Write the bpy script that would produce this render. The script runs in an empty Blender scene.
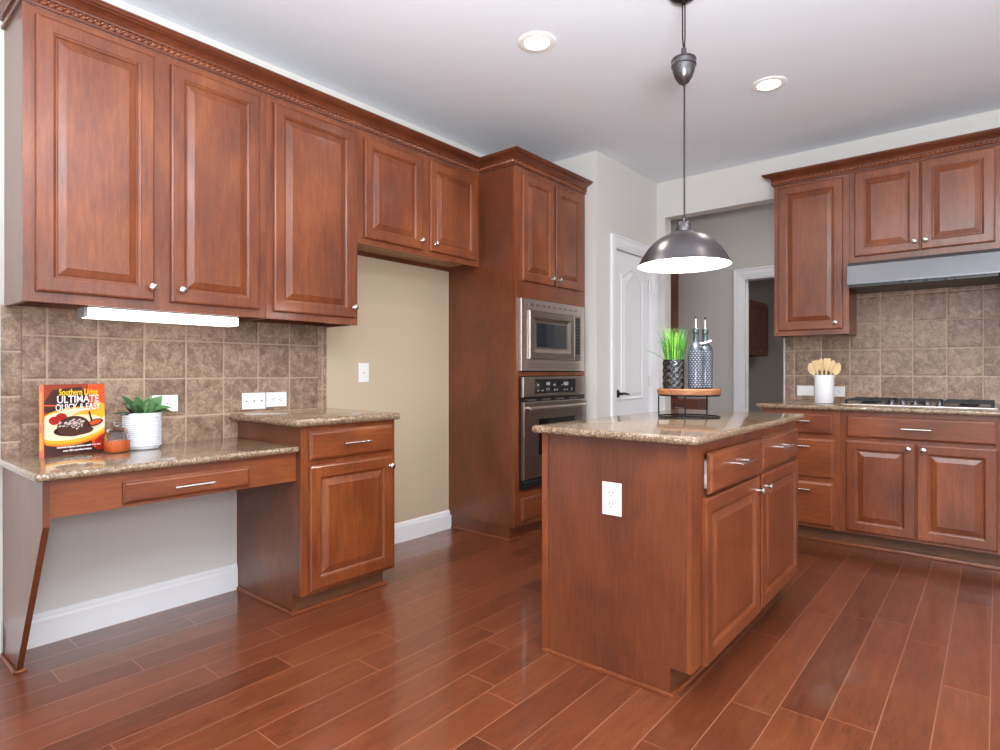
import bpy, bmesh, math, random
from mathutils import Vector, Matrix
random.seed(7)
PI = math.pi
S = bpy.context.scene
COL = S.collection

# ------------------------------------------------------------------ camera, world, light, exposure
cd = bpy.data.cameras.new('camera'); cam = bpy.data.objects.new('camera', cd); COL.objects.link(cam)
cam.location = (3.049, -1.206, 1.1325)
cam.rotation_euler = (PI/2, 0, math.radians(39.906))
cd.sensor_width = 36.0; cd.lens = 594.0/1000*36; cd.shift_y = -(375-371.9)/1000.0
cd.clip_start = 0.02
S.camera = cam
S.view_settings.view_transform = 'Standard'; S.view_settings.look = 'None'
S.view_settings.gamma = 1.0; S.view_settings.use_curve_mapping = False
S.view_settings.exposure = 0.0
w = bpy.data.worlds.new('world'); S.world = w; w.use_nodes = True
w.node_tree.nodes['Background'].inputs[0].default_value = (0.80, 0.88, 1.0, 1)
w.node_tree.nodes['Background'].inputs[1].default_value = 0.6

def area(name, loc, rot, sx, sy, power, color=(1, 1, 1), spread=180):
    l = bpy.data.lights.new(name, 'AREA'); l.shape = 'RECTANGLE'; l.size = sx; l.size_y = sy
    l.energy = power; l.color = color; l.spread = math.radians(spread)
    o = bpy.data.objects.new(name, l); COL.objects.link(o); o.location = loc; o.rotation_euler = rot
    return o
# daylight through the windows behind and to the right of the photographer
area('window_daylight_rear', (3.0, -4.32, 1.55), (PI/2, 0, 0), 4.6, 1.9, 60, (0.93, 0.96, 1.0))
area('window_daylight_right', (6.30, 0.3, 1.55), (PI/2, 0, PI/2), 4.2, 1.9, 62, (0.93, 0.96, 1.0))
area('hall_fill_light', (2.4, 4.45, 2.78), (0, 0, 0), 0.5, 0.5, 17, (1.0, 0.96, 0.92))  # added fill, no visible fixture; lifts the hall walls
area('far_room_fill_light', (2.6, 6.8, 2.78), (0, 0, 0), 0.5, 0.5, 22, (1.0, 0.98, 0.95))  # invented light source, added so the room beyond the hall is not too dark
# the photographer's flash, bounced from a small umbrella beside the camera
area('camera_flash', (3.25, -1.35, 1.35), (math.radians(92), 0, math.radians(36)), 0.35, 0.35, 20, (1.0, 0.99, 0.97))
# uplight added out of view to brighten the ceiling, like a bounced flash
area('ceiling_fill_light', (3.4, -1.2, 1.40), (PI, 0, 0), 0.9, 0.9, 365, (0.90, 0.96, 1.0))

# ------------------------------------------------------------------ colour and materials
def lin(r, g, b):
    f = lambda c: (c/255/12.92) if c/255 <= 0.04045 else ((c/255+0.055)/1.055)**2.4
    return (f(r), f(g), f(b), 1)

def newmat(name):
    m = bpy.data.materials.new(name); m.use_nodes = True
    nt = m.node_tree
    return m, nt, nt.nodes['Principled BSDF']
def N(nt, t, **kw):
    n = nt.nodes.new(t)
    for k, v in kw.items(): setattr(n, k, v)
    return n
def math_(nt, op, a, b=None, c=None):
    n = N(nt, 'ShaderNodeMath', operation=op)
    for i, v in enumerate((a, b, c)):
        if v is None: continue
        if isinstance(v, (int, float)): n.inputs[i].default_value = v
        else: nt.links.new(v, n.inputs[i])
    return n.outputs[0]
def ramp(nt, fac, stops):
    r = N(nt, 'ShaderNodeValToRGB'); els = r.color_ramp.elements
    while len(els) < len(stops): els.new(0.5)
    for e, (p, c) in zip(els, stops): e.position = p; e.color = c
    nt.links.new(fac, r.inputs[0]); return r.outputs[0]
def mixc(nt, fac, a, b, mode='MIX'):
    n = N(nt, 'ShaderNodeMix', data_type='RGBA', blend_type=mode)
    for i, v in ((0, fac), (6, a), (7, b)):
        if isinstance(v, (int, float, tuple)): n.inputs[i].default_value = v
        else: nt.links.new(v, n.inputs[i])
    return n.outputs[2]
def noise(nt, vec, scale, detail=4, rough=0.55, dist=0):
    n = N(nt, 'ShaderNodeTexNoise'); n.inputs['Scale'].default_value = scale
    n.inputs['Detail'].default_value = detail; n.inputs['Roughness'].default_value = rough
    n.inputs['Distortion'].default_value = dist
    if vec is not None: nt.links.new(vec, n.inputs['Vector'])
    return n.outputs['Fac']
def bump(nt, h, b, strength=0.2, dist=0.002):
    n = N(nt, 'ShaderNodeBump'); n.inputs['Strength'].default_value = strength; n.inputs['Distance'].default_value = dist
    nt.links.new(h, n.inputs['Height']); nt.links.new(n.outputs[0], b.inputs['Normal'])
def objvec(nt, scale=(1, 1, 1), rnd=True):
    tc = N(nt, 'ShaderNodeTexCoord'); mp = N(nt, 'ShaderNodeMapping'); mp.inputs['Scale'].default_value = scale
    nt.links.new(tc.outputs['Object'], mp.inputs['Vector'])
    if rnd:
        oi = N(nt, 'ShaderNodeObjectInfo'); v = N(nt, 'ShaderNodeCombineXYZ')
        s = math_(nt, 'MULTIPLY', oi.outputs['Random'], 37.0)
        for i in range(3): nt.links.new(s, v.inputs[i])
        nt.links.new(v.outputs[0], mp.inputs['Location'])
    return mp.outputs[0]
def plain(name, col, rough=0.5, metal=0.0, coat=0.0, emit=None, es=0, spec=0.5):
    m, nt, b = newmat(name)
    b.inputs['Base Color'].default_value = col; b.inputs['Roughness'].default_value = rough
    b.inputs['Metallic'].default_value = metal; b.inputs['Coat Weight'].default_value = coat
    b.inputs['Specular IOR Level'].default_value = spec
    if emit: b.inputs['Emission Color'].default_value = emit; b.inputs['Emission Strength'].default_value = es
    return m
def wood(name, c1, c2, c3, axis='z', rough=0.38, coat=0.45, fine=1.0):
    m, nt, b = newmat(name)
    k = {'x': (2.2, 22, 22), 'y': (22, 2.2, 22), 'z': (22, 22, 2.2)}[axis]
    v = objvec(nt, tuple(a*fine for a in k)); v2 = objvec(nt, {'x': (1.5, 3, 3), 'y': (3, 1.5, 3), 'z': (3, 3, 1.5)}[axis])
    a = noise(nt, v, 3.0, 8, 0.6, 0.35); g = noise(nt, v, 14.0, 4, 0.6); c = noise(nt, v2, 1.6, 3, 0.5, 0.4)
    f = math_(nt, 'ADD', math_(nt, 'MULTIPLY', a, 0.34), math_(nt, 'ADD', math_(nt, 'MULTIPLY', g, 0.22), math_(nt, 'MULTIPLY', c, 0.44)))
    nt.links.new(ramp(nt, f, [(0.35, c1), (0.5, c2), (0.65, c3)]), b.inputs['Base Color'])
    b.inputs['Roughness'].default_value = rough; b.inputs['Coat Weight'].default_value = coat; b.inputs['Coat Roughness'].default_value = 0.16
    bump(nt, math_(nt, 'ADD', a, g), b, 0.05, 0.001)
    return m
WA = (lin(88, 40, 17), lin(119, 59, 27), lin(142, 78, 39))
wood_v = wood('cherry_wood_vertical', *WA, 'z'); wood_h = wood('cherry_wood_horizontal', *WA, 'x')
wood_y = wood('cherry_wood_crosswise', *WA, 'y')
wood_panel = wood('cherry_veneer', lin(78, 37, 17), lin(102, 51, 25), lin(120, 65, 34), 'z', 0.36, 0.35, 1.4)
wood_toe = wood('toe_kick_wood', lin(84, 48, 28), lin(104, 62, 38), lin(118, 74, 46), 'x', 0.5, 0.1)
wood_pale = wood('pale_cabinet_underside', lin(160, 120, 82), lin(182, 142, 100), lin(196, 158, 116), 'x', 0.5, 0.1)
wood_board = wood('round_board_wood', lin(120, 72, 40), lin(158, 102, 62), lin(190, 136, 92), 'x', 0.5, 0.0, 1.6)
wood_spoon = wood('beech_utensil', lin(206, 172, 122), lin(226, 196, 148), lin(236, 210, 168), 'z', 0.6, 0.0)
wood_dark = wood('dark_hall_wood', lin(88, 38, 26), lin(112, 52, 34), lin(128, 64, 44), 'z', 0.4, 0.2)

def paint(name, col, rough=0.6, bs=0.12, scale=160):
    m, nt, b = newmat(name); v = objvec(nt, rnd=False)
    n = noise(nt, v, scale, 3); b.inputs['Base Color'].default_value = col; b.inputs['Roughness'].default_value = rough
    bump(nt, n, b, bs, 0.001); return m
wall_paint = paint('greige_wall_paint', lin(214, 211, 206)); ceil_paint = paint('ceiling_paint', lin(230, 234, 240), 0.8, 0.3, 90)
nook_paint = paint('beige_nook_paint', lin(194, 175, 149)); white_paint = paint('white_trim_paint', lin(236, 236, 238), 0.35, 0.03, 60)
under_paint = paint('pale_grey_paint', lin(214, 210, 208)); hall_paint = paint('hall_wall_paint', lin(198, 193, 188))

def granite():
    m, nt, b = newmat('speckled_brown_granite'); v = objvec(nt, rnd=False)
    a = noise(nt, v, 190, 3, 0.7); c = noise(nt, v, 420, 2, 0.6); d = noise(nt, v, 60, 3, 0.6)
    f = math_(nt, 'ADD', math_(nt, 'MULTIPLY', a, 0.5), math_(nt, 'ADD', math_(nt, 'MULTIPLY', c, 0.3), math_(nt, 'MULTIPLY', d, 0.2)))
    nt.links.new(ramp(nt, f, [(0.38, lin(62, 46, 36)), (0.46, lin(112, 88, 68)), (0.53, lin(148, 124, 100)), (0.60, lin(192, 172, 148))]), b.inputs['Base Color'])
    b.inputs['Roughness'].default_value = 0.14; b.inputs['Coat Weight'].default_value = 0.5; b.inputs['Coat Roughness'].default_value = 0.04
    return m
granite_m = granite()

def tiles(name, ax, u0, pu, v0, pv):
    m, nt, b = newmat(name)
    tc = N(nt, 'ShaderNodeTexCoord'); sp = N(nt, 'ShaderNodeSeparateXYZ'); nt.links.new(tc.outputs['Object'], sp.inputs[0])
    u = math_(nt, 'DIVIDE', math_(nt, 'SUBTRACT', sp.outputs[ax], u0), pu); v = math_(nt, 'DIVIDE', math_(nt, 'SUBTRACT', sp.outputs[2], v0), pv)
    wob = math_(nt, 'MULTIPLY', math_(nt, 'SUBTRACT', noise(nt, tc.outputs['Object'], 35, 3), 0.5), 0.012)
    def edge(q):
        fr = math_(nt, 'FRACT', q); d = math_(nt, 'MINIMUM', fr, math_(nt, 'SUBTRACT', 1.0, fr)); return math_(nt, 'ADD', d, wob)
    d = math_(nt, 'MINIMUM', math_(nt, 'MULTIPLY', edge(u), pu/0.185), math_(nt, 'MULTIPLY', edge(v), pv/0.185))
    mask = N(nt, 'ShaderNodeMapRange'); nt.links.new(d, mask.inputs[0]); mask.inputs[1].default_value = 0.012; mask.inputs[2].default_value = 0.026
    cell = N(nt, 'ShaderNodeCombineXYZ'); nt.links.new(math_(nt, 'FLOOR', u), cell.inputs[0]); nt.links.new(math_(nt, 'FLOOR', v), cell.inputs[1])
    wn = N(nt, 'ShaderNodeTexWhiteNoise', noise_dimensions='2D'); nt.links.new(cell.outputs[0], wn.inputs['Vector'])
    n1 = noise(nt, tc.outputs['Object'], 22, 6, 0.65, 0.6); n2 = noise(nt, tc.outputs['Object'], 90, 4, 0.7)
    f = math_(nt, 'ADD', math_(nt, 'MULTIPLY', n1, 0.55), math_(nt, 'ADD', math_(nt, 'MULTIPLY', n2, 0.35), math_(nt, 'MULTIPLY', wn.outputs[0], 0.10)))
    c = ramp(nt, f, [(0.36, lin(100, 76, 60)), (0.49, lin(136, 109, 90)), (0.62, lin(174, 147, 125))])
    nt.links.new(mixc(nt, mask.outputs[0], lin(174, 148, 128), c), b.inputs['Base Color'])
    b.inputs['Roughness'].default_value = 0.36
    pil = N(nt, 'ShaderNodeMapRange'); nt.links.new(d, pil.inputs[0]); pil.inputs[1].default_value = 0.01; pil.inputs[2].default_value = 0.06
    h = math_(nt, 'ADD', math_(nt, 'MULTIPLY', pil.outputs[0], 1.0), math_(nt, 'MULTIPLY', noise(nt, tc.outputs['Object'], 38, 5, 0.6, 1.2), 0.9))
    bump(nt, h, b, 0.5, 0.004)
    return m
tileA = tiles('stone_tile_left_wall', 1, -0.518, 0.1845, 0.918, 0.1825)
tileA2 = tiles('stone_tile_left_trim', 1, -0.60, 0.35, 0.85, 0.1825)
tileB = tiles('stone_tile_right_wall', 0, 2.041, 0.188, 0.916, 0.189)

def floor_mat():
    m, nt, b = newmat('hand_scraped_wood_floor')
    tc = N(nt, 'ShaderNodeTexCoord'); sp = N(nt, 'ShaderNodeSeparateXYZ'); nt.links.new(tc.outputs['Object'], sp.inputs[0])
    u = math_(nt, 'DIVIDE', math_(nt, 'SUBTRACT', sp.outputs[0], 2.484), 0.137); iu = math_(nt, 'FLOOR', u)
    wn = N(nt, 'ShaderNodeTexWhiteNoise', noise_dimensions='1D'); nt.links.new(iu, wn.inputs['W'])
    L = 1.02
    v = math_(nt, 'ADD', math_(nt, 'DIVIDE', sp.outputs[1], L), math_(nt, 'MULTIPLY', wn.outputs[0], 7.0)); iv = math_(nt, 'FLOOR', v)
    def edge(q):
        fr = math_(nt, 'FRACT', q); return math_(nt, 'MINIMUM', fr, math_(nt, 'SUBTRACT', 1.0, fr))
    d = math_(nt, 'MINIMUM', math_(nt, 'MULTIPLY', edge(u), 0.137), math_(nt, 'MULTIPLY', edge(v), L))
    mask = N(nt, 'ShaderNodeMapRange'); nt.links.new(d, mask.inputs[0]); mask.inputs[1].default_value = 0.0006; mask.inputs[2].default_value = 0.0021
    cell = N(nt, 'ShaderNodeCombineXYZ'); nt.links.new(iu, cell.inputs[0]); nt.links.new(iv, cell.inputs[1])
    w2 = N(nt, 'ShaderNodeTexWhiteNoise', noise_dimensions='2D'); nt.links.new(cell.outputs[0], w2.inputs['Vector'])
    off = N(nt, 'ShaderNodeVectorMath', operation='MULTIPLY_ADD'); nt.links.new(tc.outputs['Object'], off.inputs[0]); off.inputs[1].default_value = (9, 1.3, 1)
    sc = N(nt, 'ShaderNodeVectorMath', operation='SCALE'); nt.links.new(w2.outputs['Color'], sc.inputs[0]); sc.inputs['Scale'].default_value = 31.0
    nt.links.new(sc.outputs[0], off.inputs[2])
    g1 = noise(nt, off.outputs[0], 3.2, 7, 0.62, 0.8); g2 = noise(nt, off.outputs[0], 13, 4, 0.7)
    f = math_(nt, 'ADD', math_(nt, 'MULTIPLY', g1, 0.55), math_(nt, 'ADD', math_(nt, 'MULTIPLY', g2, 0.2), math_(nt, 'MULTIPLY', w2.outputs[0], 0.20)))
    c = ramp(nt, f, [(0.28, lin(78, 38, 21)), (0.45, lin(102, 51, 29)), (0.58, lin(115, 60, 35)), (0.74, lin(132, 74, 45))])
    # dark worn scratches in the grain
    sv = N(nt, 'ShaderNodeMapping'); sv.inputs['Scale'].default_value = (42, 5, 1); nt.links.new(tc.outputs['Object'], sv.inputs[0])
    s1 = noise(nt, sv.outputs[0], 2.0, 5, 0.75); s2 = noise(nt, tc.outputs['Object'], 2.6, 2)
    def rng(q, a, b_, top):
        r_ = N(nt, 'ShaderNodeMapRange'); nt.links.new(q, r_.inputs[0]); r_.inputs[1].default_value = a; r_.inputs[2].default_value = b_; r_.inputs[3].default_value = 0; r_.inputs[4].default_value = top; return r_.outputs[0]
    smo = math_(nt, 'MULTIPLY', rng(s1, 0.52, 0.66, 0.75), rng(s2, 0.50, 0.62, 1.0))
    c = mixc(nt, smo, c, lin(48, 24, 18))
    c = mixc(nt, mask.outputs[0], lin(152, 102, 76), c)
    nt.links.new(c, b.inputs['Base Color'])
    r = N(nt, 'ShaderNodeMapRange'); nt.links.new(g2, r.inputs[0]); r.inputs[3].default_value = 0.28; r.inputs[4].default_value = 0.31
    nt.links.new(r.outputs[0], b.inputs['Roughness'])
    b.inputs['Coat Weight'].default_value = 0.55; b.inputs['Coat Roughness'].default_value = 0.08
    ml = N(nt, 'ShaderNodeMapRange'); nt.links.new(d, ml.inputs[0]); ml.inputs[1].default_value = 0.0; ml.inputs[2].default_value = 0.008
    soft = noise(nt, tc.outputs['Object'], 7, 2)
    h = math_(nt, 'ADD', ml.outputs[0], math_(nt, 'ADD', math_(nt, 'MULTIPLY', g1, 0.10), math_(nt, 'MULTIPLY', soft, 0.5)))
    bump(nt, h, b, 0.35, 0.0016)
    return m
floor_m = floor_mat()

def brushed(name, col, rough=0.3, sc=(2, 2, 160)):
    m, nt, b = newmat(name); v = objvec(nt, sc); n = noise(nt, v, 3, 4)
    b.inputs['Base Color'].default_value = col; b.inputs['Metallic'].default_value = 1.0
    r = N(nt, 'ShaderNodeMapRange'); nt.links.new(n, r.inputs[0]); r.inputs[3].default_value = rough*0.92; r.inputs[4].default_value = rough*1.1
    nt.links.new(r.outputs[0], b.inputs['Roughness']); bump(nt, n, b, 0.008, 0.0003); return m
steel = brushed('brushed_steel', lin(208, 202, 197), 0.3, (2, 2, 60)); steel_dark = brushed('dark_brushed_steel', lin(172, 164, 157), 0.28, (2, 2, 60))
hood_steel = brushed('hood_steel', lin(122, 122, 125), 0.42)
nickel = plain('satin_nickel', lin(214, 208, 200), 0.25, 1.0)
pewter = plain('dark_pewter', lin(98, 94, 96), 0.3, 0.9); bronze = plain('dark_bronze', lin(58, 50, 50), 0.35, 0.9)
black_metal = plain('black_metal', lin(30, 29, 30), 0.45, 0.6); iron = plain('cast_iron', lin(34, 34, 36), 0.5, 0.2)
black_gloss = plain('black_glass', lin(14, 14, 16), 0.06, 0, 0.5); black_plastic = plain('black_plastic', lin(22, 22, 24), 0.35)
dark_glass = plain('smoked_glass', lin(40, 42, 50), 0.05, 0, 0.6)
white_plastic = plain('white_plastic', lin(238, 238, 238), 0.35); slot_dark = plain('slot_dark', lin(50, 46, 42), 0.6)
white_enamel = plain('white_enamel', lin(245, 244, 240), 0.35)
ceramic = plain('white_ceramic', lin(236, 237, 240), 0.22, 0, 0.3); ceramic_ribbed = plain('matte_white_ceramic', lin(226, 230, 236), 0.4)
black_ceramic = plain('black_ceramic', lin(16, 15, 16), 0.12, 0, 0.6)
led = plain('lamp_lens', (1, 1, 1, 1), 0.5, emit=(1, 0.97, 0.93, 1), es=14.0)
bulb_m = plain('bulb_glow', (1, 1, 1, 1), 0.5, emit=(1, 0.98, 0.95, 1), es=22.0)
tube_m = plain('fluorescent_diffuser', (1, 1, 1, 1), 0.4, emit=(1, 0.98, 0.93, 1), es=2.2)
icon_m = plain('lit_display_mark', lin(128, 134, 142), 0.4, emit=(0.8, 0.88, 1, 1), es=0.06)
leaf_m = plain('green_leaf', lin(88, 128, 80), 0.38); leaf_l = plain('pale_green_leaf', lin(136, 168, 122), 0.38); leaf_dark = plain('purple_leaf', lin(58, 26, 40), 0.4)
grass_m = plain('bright_grass', lin(120, 176, 62), 0.45); grass_d = plain('mid_grass', lin(48, 110, 36), 0.45); grass_k = plain('deep_grass', lin(30, 76, 28), 0.5); soil = plain('soil', lin(52, 40, 30), 0.9)
wax = plain('orange_wax', lin(250, 122, 34), 0.35); wax.node_tree.nodes['Principled BSDF'].inputs['Subsurface Weight'].default_value = 0.15
gl, nt_, b_ = newmat('clear_glass'); b_.inputs['Transmission Weight'].default_value = 1; b_.inputs['Roughness'].default_value = 0.02; b_.inputs['IOR'].default_value = 1.45
glass = gl
bottle_m, nt_, b_ = newmat('dotted_grey_glass')
b_.inputs['Base Color'].default_value = lin(66, 70, 80); b_.inputs['Metallic'].default_value = 0.35; b_.inputs['Roughness'].default_value = 0.15
bottle_stud = plain('pale_glass_stud', lin(160, 166, 176), 0.2, 0.3)
bottle_neck = plain('dark_green_glass', lin(24, 42, 44), 0.08, 0, 0.6)
vent_dark = plain('shadow_gap', lin(20, 14, 12), 0.9)

# ------------------------------------------------------------------ mesh helpers
class MB:
    def __init__(s): s.v = []; s.f = []; s.m = []; s.sm = []
    def add(s, vs, fs, mat=0, smooth=False):
        o = len(s.v); s.v += [tuple(v) for v in vs]
        for f in fs: s.f.append([i+o for i in f]); s.m.append(mat); s.sm.append(smooth)
        return s
    def box(s, x0, y0, z0, x1, y1, z1, mat=0, bev=0):
        if bev <= 0:
            vs = [(x0,y0,z0),(x1,y0,z0),(x1,y1,z0),(x0,y1,z0),(x0,y0,z1),(x1,y0,z1),(x1,y1,z1),(x0,y1,z1)]
            return s.add(vs, [(0,3,2,1),(4,5,6,7),(0,1,5,4),(1,2,6,5),(2,3,7,6),(3,0,4,7)], mat)
        bm = bmesh.new(); bmesh.ops.create_cube(bm, size=1)
        for v in bm.verts: v.co = ((x0+x1)/2+v.co.x*(x1-x0), (y0+y1)/2+v.co.y*(y1-y0), (z0+z1)/2+v.co.z*(z1-z0))
        bmesh.ops.bevel(bm, geom=bm.edges[:], offset=bev, segments=2, affect='EDGES', profile=0.5)
        bm.verts.index_update()
        s.add([v.co[:] for v in bm.verts], [[v.index for v in f.verts] for f in bm.faces], mat); bm.free(); return s
    def rings(s, rs, mat=0, smooth=False, cap0=True, cap1=True, closed=True):
        n = len(rs[0]); vs = [p for r in rs for p in r]; fs = []
        for i in range(len(rs)-1):
            for j in range(n if closed else n-1):
                k = (j+1) % n; fs.append((i*n+j, i*n+k, (i+1)*n+k, (i+1)*n+j))
        if cap0: fs.append(tuple(reversed(range(n))))
        if cap1: fs.append(tuple((len(rs)-1)*n+j for j in range(n)))
        return s.add(vs, fs, mat, smooth)
    def front(s, x0, z0, x1, z1, yb, prof, mat=0):
        """panel facing -Y: nested rectangles (inset, outward)"""
        rs = [[(x0+i, yb-o, z0+i), (x1-i, yb-o, z0+i), (x1-i, yb-o, z1-i), (x0+i, yb-o, z1-i)] for i, o in prof]
        return s.rings(rs, mat)
    def lathe(s, prof, c=(0,0,0), axis='z', n=32, mat=0, caps=True):
        rs = []
        for r, h in prof:
            ring = []
            for k in range(n):
                t = 2*PI*k/n; a, b = r*math.cos(t), r*math.sin(t)
                if axis == 'z': p = (c[0]+a, c[1]+b, c[2]+h)
                elif axis == '-y': p = (c[0]+a, c[1]-h, c[2]+b)
                elif axis == 'x': p = (c[0]+h, c[1]+a, c[2]+b)
                ring.append(p)
            rs.append(ring)
        return s.rings(rs, mat, True, caps, caps)
    def tube(s, pts, r, n=8, mat=0, closed=False):
        pts = [Vector(p) for p in pts]; rs = []; N_ = len(pts); up = None
        for i, p in enumerate(pts):
            if closed: t = pts[(i+1) % N_]-pts[i-1]
            else: t = pts[min(i+1, N_-1)]-pts[max(i-1, 0)]
            t.normalize()
            if up is None: up = Vector((0,0,1)) if abs(t.z) < 0.9 else Vector((1,0,0))
            a = t.cross(up); 
            if a.length < 1e-4: a = t.cross(Vector((0,1,0)))
            a.normalize(); b = a.cross(t); up = b
            rr = r[i] if isinstance(r, (list, tuple)) else r
            rs.append([p+a*rr*math.cos(2*PI*k/n)+b*rr*math.sin(2*PI*k/n) for k in range(n)])
        if closed: rs.append(rs[0])
        return s.rings(rs, mat, True, not closed, not closed)
    def slab(s, x0, y0, x1, y1, z0, z1, rc=0.02, mat=0):
        """stone slab with a half-round edge and rounded corners"""
        h = (z1-z0)/2; zc = (z0+z1)/2
        def outline(ins, z):
            o = []; 
            for cx, cy, a0 in ((x1-rc, y0+rc, -90), (x1-rc, y1-rc, 0), (x0+rc, y1-rc, 90), (x0+rc, y0+rc, 180)):
                for k in range(5):
                    a = math.radians(a0+k*22.5); r = max(rc-ins, 0.001); o.append((cx+r*math.cos(a), cy+r*math.sin(a), z))
            return o
        rs = [outline(h*(1-math.cos(math.radians(t)))*0.8, zc+h*math.sin(math.radians(t))) for t in range(-90, 91, 18)]
        return s.rings(rs, mat, True)
    def build(s, name, mats, parent=None, loc=None, rot=None, auto=True):
        me = bpy.data.meshes.new(name); me.from_pydata(s.v, [], s.f)
        if not isinstance(mats, (list, tuple)): mats = [mats]
        for m in mats: me.materials.append(m)
        for p, mi, sm in zip(me.polygons, s.m, s.sm): p.material_index = mi; p.use_smooth = sm
        bm = bmesh.new(); bm.from_mesh(me); bmesh.ops.recalc_face_normals(bm, faces=bm.faces[:])
        for e in bm.edges:
            if len(e.link_faces) == 2 and e.calc_face_angle(0) > math.radians(38): e.smooth = False
        bm.to_mesh(me); bm.free()
        o = bpy.data.objects.new(name, me); COL.objects.link(o)
        if parent: o.parent = parent
        if loc: o.location = loc
        if rot: o.rotation_euler = rot
        return o

def tag(o, label=None, cat=None, group=None, kind=None):
    if label: o['label'] = label
    if cat: o['category'] = cat
    if group: o['group'] = group
    if kind: o['kind'] = kind
    return o
def thing(name, label, cat, loc=(0,0,0), rz=0, group=None):
    o = bpy.data.objects.new(name, None); COL.objects.link(o); o.empty_display_size = 0.05
    o.location = loc; o.rotation_euler = (0, 0, rz); return tag(o, label, cat, group)
def struct(name, mb, mats): return tag(mb.build(name, mats), kind='structure')
def box(name, a, mats, parent=None): return MB().box(*a).build(name, mats, parent)

# ------------------------------------------------------------------ the room
YB = 3.772; ZC = 2.818; XP = 0.713; YS = 2.735; XR = 6.4; YF = -4.4
struct('floor', MB().box(-0.12, YF-0.1, -0.06, XR+0.1, 8.7, 0), floor_m)
struct('ceiling', MB().box(-0.12, YF-0.1, ZC, XR+0.1, 8.7, ZC+0.08), ceil_paint)
struct('wall_left', MB().box(-0.12, YF, 0, 0, 0.55, ZC).box(-0.12, 1.9, 0, 0, YS+0.1, ZC).box(-0.12, 0.55, 2.3, 0, 1.9, ZC), wall_paint)
struct('wall_left_nook', MB().box(-0.12, 0.55, 0, 0, 1.9, 2.3), nook_paint)
struct('wall_stub', MB().box(0, YS, 0, XP-0.1, YS+0.10, ZC), wall_paint)
# pantry wall (with a door opening) and the wall with the cased-free hall opening
PD0, PD1, PDH = 3.03, 3.69, 2.14
struct('wall_pantry', MB().box(XP-0.1, YS, 0, XP, PD0, ZC).box(XP-0.1, PD1, 0, XP, YB+0.12, ZC).box(XP-0.1, PD0, PDH, XP, PD1, ZC), wall_paint)
OX0, OX1, OZ = 0.793, 1.772, 2.50
struct('wall_right', MB().box(XP, YB, 0, OX0, YB+0.12, ZC).box(OX0, YB, OZ, OX1, YB+0.12, ZC).box(OX1, YB, 0, XR, YB+0.12, ZC), wall_paint)
# outer walls behind the camera with window openings
struct('wall_rear', MB().box(-0.12, YF-0.1, 0, XR, YF, 0.55).box(-0.12, YF-0.1, 2.55, XR, YF, ZC).box(-0.12, YF-0.1, 0.55, 0.6, YF, 2.55).box(5.4, YF-0.1, 0.55, XR, YF, 2.55), wall_paint)
struct('wall_far_right', MB().box(XR, YF, 0, XR+0.1, 8.6, 0.55).box(XR, YF, 2.55, XR+0.1, 8.6, ZC).box(XR, YF, 0.55, XR+0.1, -1.9, 2.55).box(XR, 2.5, 0.55, XR+0.1, 8.6, 2.55), wall_paint)
# hall
YH = 5.03; HD0, HD1, HDH = 1.065, 1.90, 2.09
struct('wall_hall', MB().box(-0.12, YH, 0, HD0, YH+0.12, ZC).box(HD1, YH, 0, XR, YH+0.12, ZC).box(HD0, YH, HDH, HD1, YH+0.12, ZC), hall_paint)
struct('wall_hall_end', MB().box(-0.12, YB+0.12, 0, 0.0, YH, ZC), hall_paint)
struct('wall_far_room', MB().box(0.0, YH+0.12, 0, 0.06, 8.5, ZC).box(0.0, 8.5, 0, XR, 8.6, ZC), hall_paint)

def casing(name, plane, a0, a1, h, pos, sgn, wdt=0.085):
    """moulded door casing with a mitred head; plane 'x' or 'y' is the wall plane"""
    prof = [(0, 0), (0, 0.018), (0.012, 0.022), (0.02, 0.016), (0.06, 0.014), (0.07, 0.01), (wdt, 0.008), (wdt, 0)]
    prof = [(wdt-i, o) for i, o in prof]          # thick edge outside
    m = MB()
    pts = [(a0, 0, -1, 0), (a0, h, -1, 1), (a1, h, 1, 1), (a1, 0, 1, 0)]
    rs = []
    for a, z, da, dz in pts:
        ring = []
        for i, o in prof:
            A = a+da*i; Z = z+dz*i
            ring.append((pos+sgn*o, A, Z) if plane == 'x' else (A, pos+sgn*o, Z))
        rs.append(ring)
    m.rings(rs); return struct(name, m, white_paint)
casing('trim_1', 'x', PD0, PD1, PDH, XP, 1)
casing('trim_2', 'y', HD0, HD1, HDH, YH, -1, 0.092)
struct('trim_3', MB().box(HD0, YH, 0, HD0+0.018, YH+0.12, HDH).box(HD1-0.018, YH, 0, HD1, YH+0.12, HDH).box(HD0+0.018, YH, HDH-0.018, HD1-0.018, YH+0.12, HDH)
       .box(HD0+0.018, YH+0.05, 0, HD0+0.03, YH+0.085, HDH-0.018), white_paint)
struct('trim_4', MB().box(XP-0.1, PD0, 0, XP, PD0+0.015, PDH).box(XP-0.1, PD1-0.015, 0, XP, PD1, PDH).box(XP-0.1, PD0+0.015, PDH-0.015, XP, PD1-0.015, PDH), white_paint)

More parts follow.
